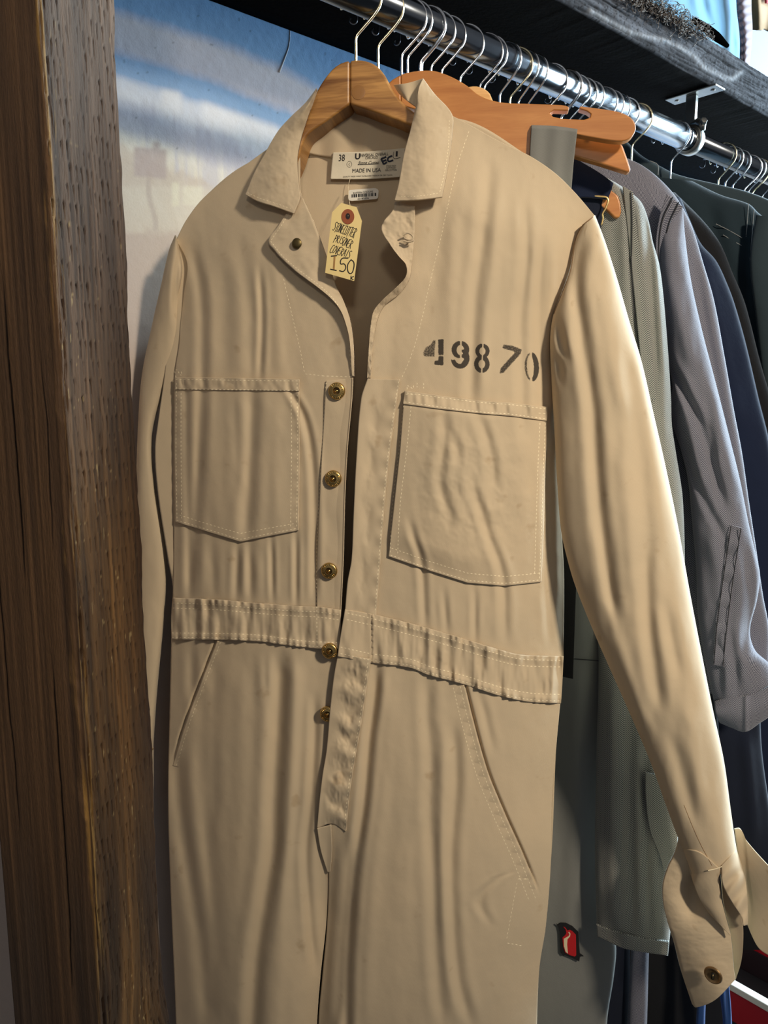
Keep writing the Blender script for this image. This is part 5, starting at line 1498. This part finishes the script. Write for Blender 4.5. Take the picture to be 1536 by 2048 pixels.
# --- grey overalls: strap over the hanger, body at the right of the coverall
def build_grey():
    e = thing('grey_overalls', base_pt(1160, -0.07), 'plain grey drill overalls with a small red patch, right of the beige coverall', 'overalls')
    free_patch('strap', [(1063, 250), (1110, 252), (1155, 258)], [(1050, 560), (1130, 560)], [(1063, 250), (1060, 300), (1050, 560)], [(1155, 258), (1146, 340), (1130, 560)], lambda X, Y, S, T: -0.0275 - 0.028 * smooth(345, 560, Y) + 0.0006 * np.sin(S * 14) - 0.003 * smooth(0.02, 0, T), 2.0, M_GREY, 0.002, parent=e)
    free_patch('strap_loop', [(1064, 249), (1110, 251), (1154, 257)], [(1064, 290), (1150, 300)], [(1064, 249), (1064, 290)], [(1154, 257), (1150, 300)], lambda X, Y, S, T: -0.0475, 3.0, M_GREY, 0.002, parent=e)
    body = flat_tube('leg', FC, [(1010, 1000), (1000, 1320), (985, 1700), (980, 2048), (975, 2900)], [(1202, 1000), (1201, 1320), (1202, 1700), (1214, 1800), (1232, 1890), (1228, 1950), (1214, 2048), (1180, 2900)], -0.090, 0.011, M_GREY, e, 50, 200, 0.8, [([(1160, 1340), (1150, 1600), (1140, 1900)], 22, 0.003), ([(1190, 1200), (1180, 1500), (1186, 1800)], 14, -0.002)], 3.0)
    free_patch('bib', [(1040, 560), (1190, 560)], [(1010, 1010), (1206, 1010)], [(1040, 560), (1010, 1010)], [(1190, 560), (1206, 1010)], -0.060, 6.0, M_GREY, 0.002, parent=e)
    tubes_join('waist_seam', [FC.pt(*poly([(1100, 1316), (1150, 1318), (1204, 1322)], 16).T, -0.0790)], 0.0006, M_STITCH_K, e, 5)
    free_patch('black_belt_end', [(1118, 1040), (1156, 1060)], [(1118, 1352), (1146, 1358)], [(1118, 1040), (1118, 1352)], [(1156, 1060), (1150, 1240), (1146, 1358)], -0.055, 3.0, M_BLACKCLOTH, 0.004, parent=e)
    side_fill(e, -0.088, 1030, 700, 2600, M_GREY)
    # embroidered patch: black ground, red fabric flame shape, cream curl
    wp = -0.0755
    M_PK = mat_plain('black_felt', srgb(16, 15, 17), 0.9); M_PR = mat_cloth('red_embroidery', srgb(190, 22, 30), twill=1400, contrast=0.2); M_PC = mat_plain('cream_embroidery', srgb(226, 208, 170), 0.8)
    def zp(x, y): return (1060 + x / 6.4, 1780 + y / 6.4)
    pt_ = slab('patch', [zp(*q) for q in [(335, 435), (360, 455), (390, 425), (460, 428), (540, 465), (620, 545), (628, 700), (640, 820), (685, 850), (640, 850), (630, 915), (540, 870), (450, 835), (425, 842), (392, 800), (385, 640), (380, 540), (365, 470)]], wp, wp - 0.0015, FC, M_PK, e, 0)
    slab('red_shape', [zp(*q) for q in [(425, 470), (450, 480), (480, 520), (510, 510), (545, 530), (588, 575), (590, 700), (592, 835), (575, 852), (520, 838), (450, 800), (425, 720), (415, 610), (450, 580), (465, 550), (455, 505)]], wp + 0.0006, wp, FC, M_PR, pt_, 0)
    slab('cream_curl', [zp(*q) for q in [(432, 625), (470, 605), (495, 590), (505, 565), (490, 545), (500, 535), (518, 560), (512, 595), (480, 630), (475, 700), (485, 815), (455, 790), (435, 720)]], wp + 0.001, wp + 0.0006, FC, M_PC, pt_, 0)
build_grey()

# --- dark jeans with gold piping on a small wooden hanger end
def build_gold_denim():
    e = thing('dark_jeans', base_pt(1190, -0.095), 'dark blue jeans waistband edged with gold, beside the shoulder of the beige coverall', 'jeans')
    free_patch('waistband', [(1120, 296), (1160, 322), (1200, 346), (1227, 366)], [(1100, 396), (1174, 394), (1216, 398)], [(1120, 296), (1100, 396)], [(1227, 366), (1222, 382), (1216, 398)], lambda X, Y, S, T: -0.088 + 0.004 * np.sin(S * 3), 2.2, M_NAVY2, 0.004, parent=e)
    flat_tube('leg', FC, [(1100, 390), (1090, 700), (1080, 1400), (1075, 1900)], [(1214, 396), (1204, 440), (1200, 520), (1215, 700), (1190, 1400), (1160, 1900)], -0.098, 0.008, M_NAVY, e, 24, 120, 0.7)
    tube('gold_piping', FC.pt(*poly([(1170, 392), (1200, 393), (1215, 397), (1212, 415), (1205, 428), (1206, 436), (1203, 450)], 40).T, -0.086), 0.0011, M_GOLD, e, 8)
    h = hanger(t_at_px(850), 8, 'small wooden hanger end sticking out of the gold-edged jeans', 0.0014, M_CHROME, arms=False, group='wooden hangers')
    h.rotation_euler = (0, 0, 0)
    for ch in h.children: ch.rotation_euler = (0, 0, -math.radians(8))
    slab('arm', poly([(1150, 330), (1190, 350), (1222, 380), (1236, 390), (1241, 405), (1243, 424), (1238, 437), (1228, 434), (1214, 420), (1180, 400), (1150, 380), (1150, 330)], 50, False)[:-1], -0.094, -0.106, FC, M_HANG2, h, 0.002)
build_gold_denim()

# --- grey-green herringbone jacket
def build_green():
    e = thing('herringbone_jacket', base_pt(1265, -0.09), 'grey-green herringbone work jacket with a straight hem, nearest the beige sleeve', 'jacket')
    wc = lambda t: -0.118 + 0.056 * smooth(0.2, 0.9, t)
    folds = [([(1262, 400), (1266, 520), (1278, 640), (1290, 800), (1300, 950)], 8, -0.0040), ([(1245, 420), (1250, 600), (1262, 800)], 14, 0.003), ([(1310, 480), (1322, 700), (1330, 900)], 12, 0.003), ([(1290, 420), (1300, 520), (1308, 640), (1316, 760)], 7, -0.0030),
             ([(1225, 1340), (1222, 1600), (1226, 1860)], 13, 0.0030), ([(1262, 1340), (1258, 1600), (1264, 1880)], 13, -0.0030), ([(1292, 1480), (1290, 1640), (1300, 1880)], 9, -0.0030)]
    flat_tube('body', FC, [(1168, 330), (1172, 500), (1178, 800), (1190, 1150), (1197, 1330), (1193, 1500), (1190, 1700), (1194, 1874)],
              [(1233, 366), (1260, 384), (1283, 405), (1297, 441), (1306, 484), (1318, 526), (1326, 583), (1336, 700), (1342, 795), (1344, 850), (1352, 905), (1366, 1003), (1370, 1200), (1364, 1500), (1352, 1740), (1336, 1912)],
              wc, 0.018, M_HG, e, 80, 420, 0.6, folds, 2.6)
    wh = lambda X, Y: -0.0445 + 0.002 * np.sin(X / 14)
    free_patch('hem', [(1193, 1850), (1245, 1868), (1290, 1878), (1338, 1884)], [(1195, 1873), (1245, 1896), (1290, 1905), (1336, 1911)], [(1193, 1850), (1195, 1873)], [(1338, 1884), (1336, 1911)], lambda X, Y, S, T: wh(X, Y) + 0.004 - 0.012 * np.abs(2 * S - 1) ** 3, 1.8, M_HG, 0.003, parent=e)
    free_patch('placket', [(1246, 372), (1266, 384)], [(1290, 800), (1312, 800)], [(1246, 372), (1262, 520), (1276, 660), (1290, 800)], [(1266, 384), (1278, 500), (1296, 660), (1312, 800)], lambda X, Y, S, T: -0.098 + 0.0005 * T + 0.016 * smooth(500, 900, Y) * 0.5, 2.0, M_HG, 0.003, parent=e)
    free_patch('pocket', [(1291, 1545), (1360, 1560)], [(1328, 1742), (1352, 1730)], [(1291, 1545), (1292, 1600), (1300, 1660), (1318, 1706), (1328, 1742)], [(1360, 1560), (1352, 1730)], lambda X, Y, S, T: -0.0415 - 0.003 * S, 2.0, M_HG, 0.003, parent=e)
    side_fill(e, -0.112, 1215, 620, 1860, M_HG)
    seam_lines(e, [[(1262, 384), (1264, 440), (1263, 512)], [(1262, 512), (1268, 620), (1282, 720)]], -0.0968, M_STITCH_K, 0.0006)
build_green()

# --- blue-grey herringbone jacket
def build_blue():
    e = thing('herringbone_jacket', base_pt(1420, -0.19), 'blue-grey herringbone work jacket with a rolled cuff, hanging behind the grey-green one', 'jacket')
    flat_tube('body', FC, [(1150, 318), (1180, 420), (1200, 700), (1230, 1100), (1260, 1390)],
              [(1256, 317), (1283, 330), (1314, 353), (1347, 387), (1366, 416), (1386, 458), (1407, 527), (1428, 600), (1449, 712), (1468, 820), (1484, 905), (1498, 1003), (1512, 1095), (1526, 1190), (1538, 1260), (1536, 1385)],
              -0.192, 0.016, M_HB, e, 70, 360, 0.6, [([(1390, 520), (1410, 640), (1440, 800), (1470, 960)], 9, -0.003), ([(1300, 380), (1330, 480)], 16, 0.003)], 2.6, wtop=0.12)
    folds = [([(1338, 720), (1372, 790), (1402, 850), (1425, 930), (1450, 1020)], 9, -0.0065), ([(1360, 800), (1385, 880), (1400, 960), (1430, 1050)], 11, 0.0050), ([(1420, 760), (1445, 860), (1470, 980)], 12, 0.0045),
             ([(1362, 860), (1380, 930), (1410, 1000), (1450, 1080)], 9, -0.0050), ([(1410, 820), (1425, 880), (1430, 930)], 8, -0.0040), ([(1420, 1060), (1440, 1180), (1440, 1300)], 14, 0.0040), ([(1490, 1090), (1500, 1200), (1480, 1330)], 10, -0.0040), ([(1460, 1250), (1470, 1330), (1475, 1390)], 8, -0.004), ([(1440, 1260), (1450, 1330), (1452, 1400)], 7, 0.003), ([(1345, 560), (1365, 660), (1385, 740)], 14, 0.004)]
    flat_tube('sleeve', FC, [(1346, 402), (1326, 450), (1318, 505), (1322, 580), (1330, 660), (1338, 730), (1345, 770), (1342, 810), (1346, 850), (1362, 900), (1376, 960), (1384, 1040), (1392, 1130), (1396, 1230), (1410, 1320), (1428, 1404)],
              [(1366, 417), (1370, 470), (1382, 560), (1404, 660), (1430, 760), (1458, 870), (1480, 960), (1498, 1050), (1512, 1110), (1520, 1150), (1514, 1200), (1500, 1260), (1510, 1300), (1540, 1330), (1556, 1380)],
              lambda t: -0.172 + 0.012 * smooth(0, 0.3, t), 0.022, M_HB, e, 80, 420, 0.6, folds, 2.4, 0.0025, wtop=0.1)
    free_patch('rolled_cuff', [(1430, 1404), (1458, 1396), (1494, 1392), (1530, 1378), (1575, 1350)], [(1440, 1446), (1464, 1456), (1490, 1464), (1520, 1446), (1575, 1410)], [(1430, 1404), (1432, 1425), (1440, 1446)], [(1575, 1350), (1580, 1380), (1575, 1410)],
               lambda X, Y, S, T: -0.136 + 0.010 * np.sin(np.pi * T) - 0.012 * np.abs(S * 2 - 0.9) ** 2 + 0.003 * np.exp(-((X - 1492) / 5) ** 2), 1.8, M_HB, 0.005, parent=e)
    free_patch('sleeve_placket', [(1460, 1050), (1484, 1056)], [(1426, 1330), (1448, 1334)], [(1460, 1050), (1444, 1160), (1432, 1250), (1426, 1330)], [(1484, 1056), (1468, 1160), (1455, 1260), (1448, 1334)], lambda X, Y, S, T: -0.136 + 0.002 * np.sin(Y / 9), 1.8, M_HB, 0.003, parent=e)
    seam_lines(e, [[(1462, 1052), (1446, 1160), (1434, 1250), (1428, 1328)], [(1482, 1056), (1466, 1160), (1453, 1260), (1446, 1332)]], -0.1342, M_STITCH_K, 0.0006)
    side_fill(e, -0.196, 1250, 620, 1380, M_HB)
    free_patch('shoulder_flap', [(1334, 388), (1366, 414)], [(1322, 560), (1332, 560)], [(1334, 388), (1318, 440), (1312, 500), (1322, 560)], [(1366, 414), (1340, 450), (1330, 500), (1332, 560)], lambda X, Y, S, T: -0.158 + 0.003 * T, 1.8, M_HB, 0.002, parent=e)
    seam_lines(e, [[(1346, 394), (1325, 440), (1317, 500), (1320, 560)], [(1358, 404), (1338, 448), (1328, 500), (1330, 556)]], -0.1562, M_STITCH_K, 0.0008)
build_blue()

# --- dark garments further along
def dark(name, label, cat, L, R, w, mat, bulge=0.014, folds=None, extra=None, part='body'):
    e = thing(name, base_pt(R[len(R) // 2][0] - 60, w), label, cat, 'dark garments at the far end of the rod')
    flat_tube(part, FC, L, R, w, bulge, mat, e, 40, 260, 0.6, folds, 2.6)
    if part == 'body': side_fill(e, w - 0.002, L[1][0] + 30, 640, L[-1][1] - 40, mat)
    if extra: extra(e)
    return e
dark('navy_jacket', 'navy blue jacket with a lit blue edge, just behind the blue-grey herringbone', 'jacket', [(1180, 345), (1200, 700), (1240, 1300), (1260, 1745)],
     [(1362, 396), (1380, 440), (1402, 487), (1432, 521), (1455, 569), (1470, 610), (1492, 688), (1517, 795), (1540, 890), (1570, 1100), (1590, 1400), (1590, 1745)], -0.300, M_NAVY2, 0.016, [([(1400, 520), (1440, 680), (1480, 860)], 20, 0.004)])
dark('black_jacket', 'black jacket showing as a thin dark strip right of the navy one', 'jacket', [(1200, 345), (1230, 700), (1280, 1300), (1300, 1900)],
     [(1350, 385), (1406, 441), (1440, 486), (1465, 545), (1490, 606), (1521, 725), (1560, 860), (1610, 1100), (1640, 1500), (1640, 1900)], -0.355, M_BLACKD, 0.014)
def teal_extra(e):
    seam_lines(e, [[(1432, 448), (1460, 462), (1484, 476)], [(1446, 470), (1470, 484), (1488, 494)], [(1497, 407), (1494, 450), (1490, 500), (1486, 570)], [(1508, 420), (1503, 480), (1496, 560)]], -0.4142, M_STITCH_G, 0.0006)
dark('denim_jacket', 'dark teal denim jacket with grey stitching at the right edge', 'jacket', [(1280, 350), (1290, 700), (1320, 1300), (1340, 1850)],
     [(1384, 362), (1442, 390), (1498, 408), (1516, 425), (1540, 446), (1580, 520), (1640, 800), (1690, 1300), (1700, 1850)], -0.43, M_TEAL, 0.016, [([(1420, 400), (1430, 470), (1450, 560)], 16, -0.005), ([(1500, 430), (1492, 520), (1490, 640)], 8, 0.004)], teal_extra)
def teal2_extra(e):
    seam_lines(e, [[(1300, 322), (1315, 330), (1316, 350)]], -0.485, M_STITCH_G, 0.0008)
dark('denim_trousers', 'worn grey-teal denim folded over, its top edge sloping under the last hooks', 'trousers', [(1220, 270), (1230, 600), (1250, 1200), (1280, 1750)],
     [(1256, 285), (1283, 311), (1318, 331), (1355, 349), (1442, 370), (1494, 383), (1545, 403), (1640, 460), (1720, 900), (1760, 1750)], -0.52, M_TEAL2, 0.012, None, teal2_extra)
dark('frayed_jeans', 'grey-green frayed jeans leg at the extreme right edge', 'jeans', [(1512, 430), (1500, 520), (1512, 640), (1530, 800), (1545, 1000)], [(1590, 440), (1640, 640), (1680, 800), (1700, 1000)], -0.395, M_TEAL2, 0.010, part='leg')
dark('navy_trousers', 'dark navy trousers hanging below the rolled herringbone cuff', 'trousers', [(1330, 1380), (1360, 1500), (1380, 1700), (1390, 1760)], [(1520, 1380), (1524, 1500), (1545, 1650), (1560, 1760)], -0.24, M_NAVY, 0.012, [([(1490, 1460), (1500, 1560), (1510, 1700)], 14, 0.005)], part='leg')
dark('black_trousers', 'black trousers reaching down behind the herringbone hem and open cuff', 'trousers', [(1210, 1330), (1210, 1900), (1205, 2200)], [(1430, 1330), (1452, 1700), (1462, 1900), (1440, 2300)], -0.205, M_BLACKD, 0.012, part='leg')
dark('herringbone_trousers', 'narrow grey herringbone trouser leg below the grey-green jacket hem', 'trousers', [(1266, 1780), (1262, 1900), (1255, 2048), (1240, 2400)], [(1302, 1780), (1298, 1900), (1294, 2048), (1280, 2400)], -0.135, M_HB, 0.010, part='leg')
dark('navy_jeans', 'dark navy jeans leg between the grey overalls and the narrow herringbone leg', 'jeans', [(1196, 1780), (1190, 2048), (1180, 2400)], [(1262, 1780), (1258, 2048), (1246, 2400)], -0.148, M_NAVY, 0.010, part='leg')
dark('blue_jeans', 'mid-blue jeans leg showing just under the open beige cuff', 'jeans', [(1396, 1880), (1398, 1960), (1392, 2048), (1384, 2400)], [(1414, 1880), (1413, 1960), (1410, 2048), (1402, 2400)], -0.150, M_BLUED, 0.006, part='leg')
dark('blue_jeans', 'mid-blue jeans leg with a folded edge next to the red crate', 'jeans', [(1432, 1850), (1436, 1960), (1446, 2048), (1452, 2400)], [(1454, 1850), (1458, 1960), (1464, 2048), (1468, 2400)], -0.145, M_BLUED, 0.008, [([(1452, 1950), (1458, 2048)], 4, -0.004)], part='leg')

# --- red crate with a white rim on the floor behind the cuff
def build_crate():
    p = at_depth(np.array(1500.0), np.array(1987.0), 1.50)
    t0 = float((p - P0) @ DR); z = float(p[2])
    e = thing('red_crate', np.append(p[:2], 0.0), 'dark crate with a red band and white top rim, low down behind the cuff', 'crate')
    M_RED = mat_plain('red_paint', srgb(160, 12, 28), 0.5, var=0.08, scale=20); M_RIM = mat_plain('off_white_rim', srgb(206, 202, 188), 0.5)
    M_DK = mat_plain('dark_crate_wood', srgb(20, 20, 22), 0.7, var=0.2, scale=30)
    n0, hl, dp = 0.16, 0.36, 0.26
    def bx(nm, t, n, z0, z1, ht, hn, m): box_obj(nm, np.append(rod(t, n)[:2], (z0 + z1) / 2), DR * ht, NR * hn, Z3 * (z1 - z0) / 2, m, e, 0.002)
    for t in (t0, t0 + dp):
        bx('side', t, n0, 0.0, z - 0.085, 0.006, hl, M_DK); bx('red_band', t, n0, z - 0.085, z - 0.012, 0.0065, hl, M_RED); bx('rim', t, n0, z - 0.012, z + 0.004, 0.010, hl + 0.006, M_RIM)
    for n in (n0 - hl, n0 + hl):
        bx('end', t0 + dp / 2, n, 0.0, z - 0.012, dp / 2 - 0.008, 0.006, M_RED)
    bx('bottom', t0 + dp / 2, n0, 0.0, 0.012, dp / 2 - 0.008, hl - 0.008, M_DK)
build_crate()

# ------------------------------------------------------------------ remaining hangers along the rod
hk = [(825, 'chrome'), (852, 'thick'), (872, 'chrome'), (893, 'chrome'), (969, 'dark'), (978, 'chrome'), (1009, 'chrome'), (1030, 'brass'), (1046, 'chrome'), (1064, 'chrome'), (1101, 'chrome'), (1131, 'thick'), (1148, 'chrome'), (1162, 'chrome'), (1176, 'chrome'), (1203, 'chrome'), (1216, 'chrome'), (1231, 'chrome'), (1248, 'chrome'), (1274, 'brass'),
      (1352, 'chrome'), (1446, 'brass'), (1460, 'chrome'), (1475, 'chrome'), (1498, 'chrome'), (1506, 'chrome'), (1514, 'brass'), (1533, 'chrome')]
ordn = ['third', 'fourth', 'fifth', 'sixth', 'seventh', 'eighth', 'ninth', 'tenth', 'eleventh', 'twelfth', 'thirteenth', 'fourteenth', 'fifteenth', 'sixteenth', 'seventeenth', 'eighteenth', 'nineteenth', 'twentieth', 'twenty-first', 'twenty-second']
M_DKWIRE = mat_plain('dark_chrome_wire', (0.42, 0.42, 0.43), 0.2, 1.0)
rng = np.random.default_rng(12)
for i, (x, k) in enumerate(hk):
    look_ = {'chrome': 'thin chrome', 'thick': 'thick chrome', 'brass': 'brass-tinted', 'dark': 'dull grey'}[k]
    if x < 1300: lb = '%s wire hanger hook, %s small hook along the rod from the cedar hanger' % (look_, ordn[i])
    elif x < 1400: lb = 'chrome wire hanger hook hanging alone beside the rod bracket'
    else: lb = '%s wire hanger hook beyond the bracket, %s of that far cluster' % (look_, ['first', 'second', 'third', 'fourth', 'fifth', 'sixth', 'last'][i - 21])
    if x > 1400: lb = lb
    hanger(t_at_px(x), (26 if x >= 1000 else 12) + rng.uniform(-1, 1) * (14 if x >= 1000 else 5), lb, {'thick': 0.0022}.get(k, 0.00135), {'brass': M_BRASSWIRE, 'dark': M_DKWIRE}.get(k, M_CHROME), arms=(x < 1000))

# ------------------------------------------------------------------ things on top of the shelf
FS = Frame(rod(0.0, 0.0), -math.degrees(math.atan2(NR[0], -NR[1])))
M_FADED = mat_cloth('faded_sky_denim', srgb(104, 156, 190), twill=500, contrast=0.25, blotch=0.55)
M_LILAC = mat_cloth('lilac_rib_knit', srgb(150, 134, 142), twill=500, contrast=0.1)
M_TAN = mat_cloth('tan_canvas', srgb(170, 134, 92), twill=500, contrast=0.1)
e = thing('denim_cushion', FS.pt(np.array(1400.0), np.array(60.0), 0.0), 'faded sky-blue denim cushion lying on top of the black shelf', 'cushion')
flat_tube('cover', FS, [(1230, -330), (1215, -160), (1236, -42)], [(1430, -300), (1464, -60), (1478, 20), (1485, 90), (1483, 128)], -0.02, 0.045, M_FADED, e, 60, 120, 0.9, [([(1400, -40), (1410, 20), (1425, 60)], 8, -0.004), ([(1440, -60), (1450, 20), (1462, 90)], 10, 0.004), ([(1462, 40), (1466, 80), (1470, 125)], 6, -0.006), ([(1380, -60), (1388, 10)], 10, 0.003)], 2.6, 0.003)
e = thing('knit_garment', FS.pt(np.array(1492.0), np.array(130.0), 0.012), 'lilac gathered knit standing beside the denim cushion on the shelf', 'garment')
free_patch('gathered_panel', [(1476, -60), (1503, -56)], [(1484, 128), (1499, 138)], [(1476, -60), (1478, 14), (1484, 70), (1484, 128)], [(1503, -56), (1503, 16), (1505, 60), (1499, 138)], lambda X, Y, S, T: 0.030 + 0.0016 * np.sin(Y / 2.6 + 2.2 * S) * (0.3 + 0.7 * S) + 0.006 * np.sin(np.pi * S), 0.9, M_LILAC, 0.004, frame=FS, parent=e)
e = thing('canvas_bag', FS.pt(np.array(1540.0), np.array(60.0), -0.03), 'tan canvas bag with a red mark hanging over the shelf at the top right corner', 'bag')
free_patch('flap', [(1462, -160), (1640, -120)], [(1505, 58), (1526, 60), (1528, 56), (1640, 110)], [(1462, -160), (1475, -10), (1505, 58)], [(1640, -120), (1640, 110)], lambda X, Y, S, T: -0.045 + 0.02 * np.sin(S * 5) + 0.004 * np.sin(X / 6), 2.5, M_TAN, 0.004, frame=FS, parent=e, curved=False)
free_patch('red_mark', [(1528, -40), (1600, -40)], [(1532, 6), (1600, 12)], [(1528, -40), (1532, 6)], [(1600, -40), (1600, 12)], -0.018, 3.0, mat_plain('red_cloth', srgb(176, 40, 44), 0.8), 0.002, frame=FS, parent=e)
# black tube stands in for the shade in the gap under the cushion
e = tube('gap_shade', FS.pt(*poly([(1388, 40), (1412, 56), (1434, 74), (1455, 92)], 12).T, 0.036), [0.004, 0.006, 0.0065, 0.003], mat_plain('gap_shade_black', srgb(3, 3, 3), 1.0, spec=0.0, var=0.3, scale=200), None, 9)
tag(e, 'black tube standing in for the shaded gap under the denim cushion', 'gap_shade')
# tangle of twine along the front edge
rng = np.random.default_rng(21)
lines = []
for k in range(230):
    u = rng.beta(1.0, 1.2)
    cx, cy = 1262 + 158 * u + rng.normal(0, 6), -12 + 86 * u + rng.normal(0, 7) - 3
    m = rng.integers(6, 11)
    a = rng.uniform(0, 6.28)
    pts = []
    for j in range(m):
        pts.append((cx, cy, 0.043 + abs(rng.normal(0, 0.004))))
        a += rng.normal(0, 1.1); st = rng.uniform(3, 7)
        cx += math.cos(a) * st; cy += math.sin(a) * st
    q = poly(np.array(pts), m * 4)
    lines.append(FS.pt(q[:, 0], q[:, 1], q[:, 2]))
o = tubes_join('twine_tangle', lines, 0.00042, mat_plain('jute_twine', srgb(104, 94, 86), 0.95, var=0.6, scale=40), None, 5)
tag(o, 'tangle of frayed brown twine along the front edge of the shelf', 'twine', kind='stuff')
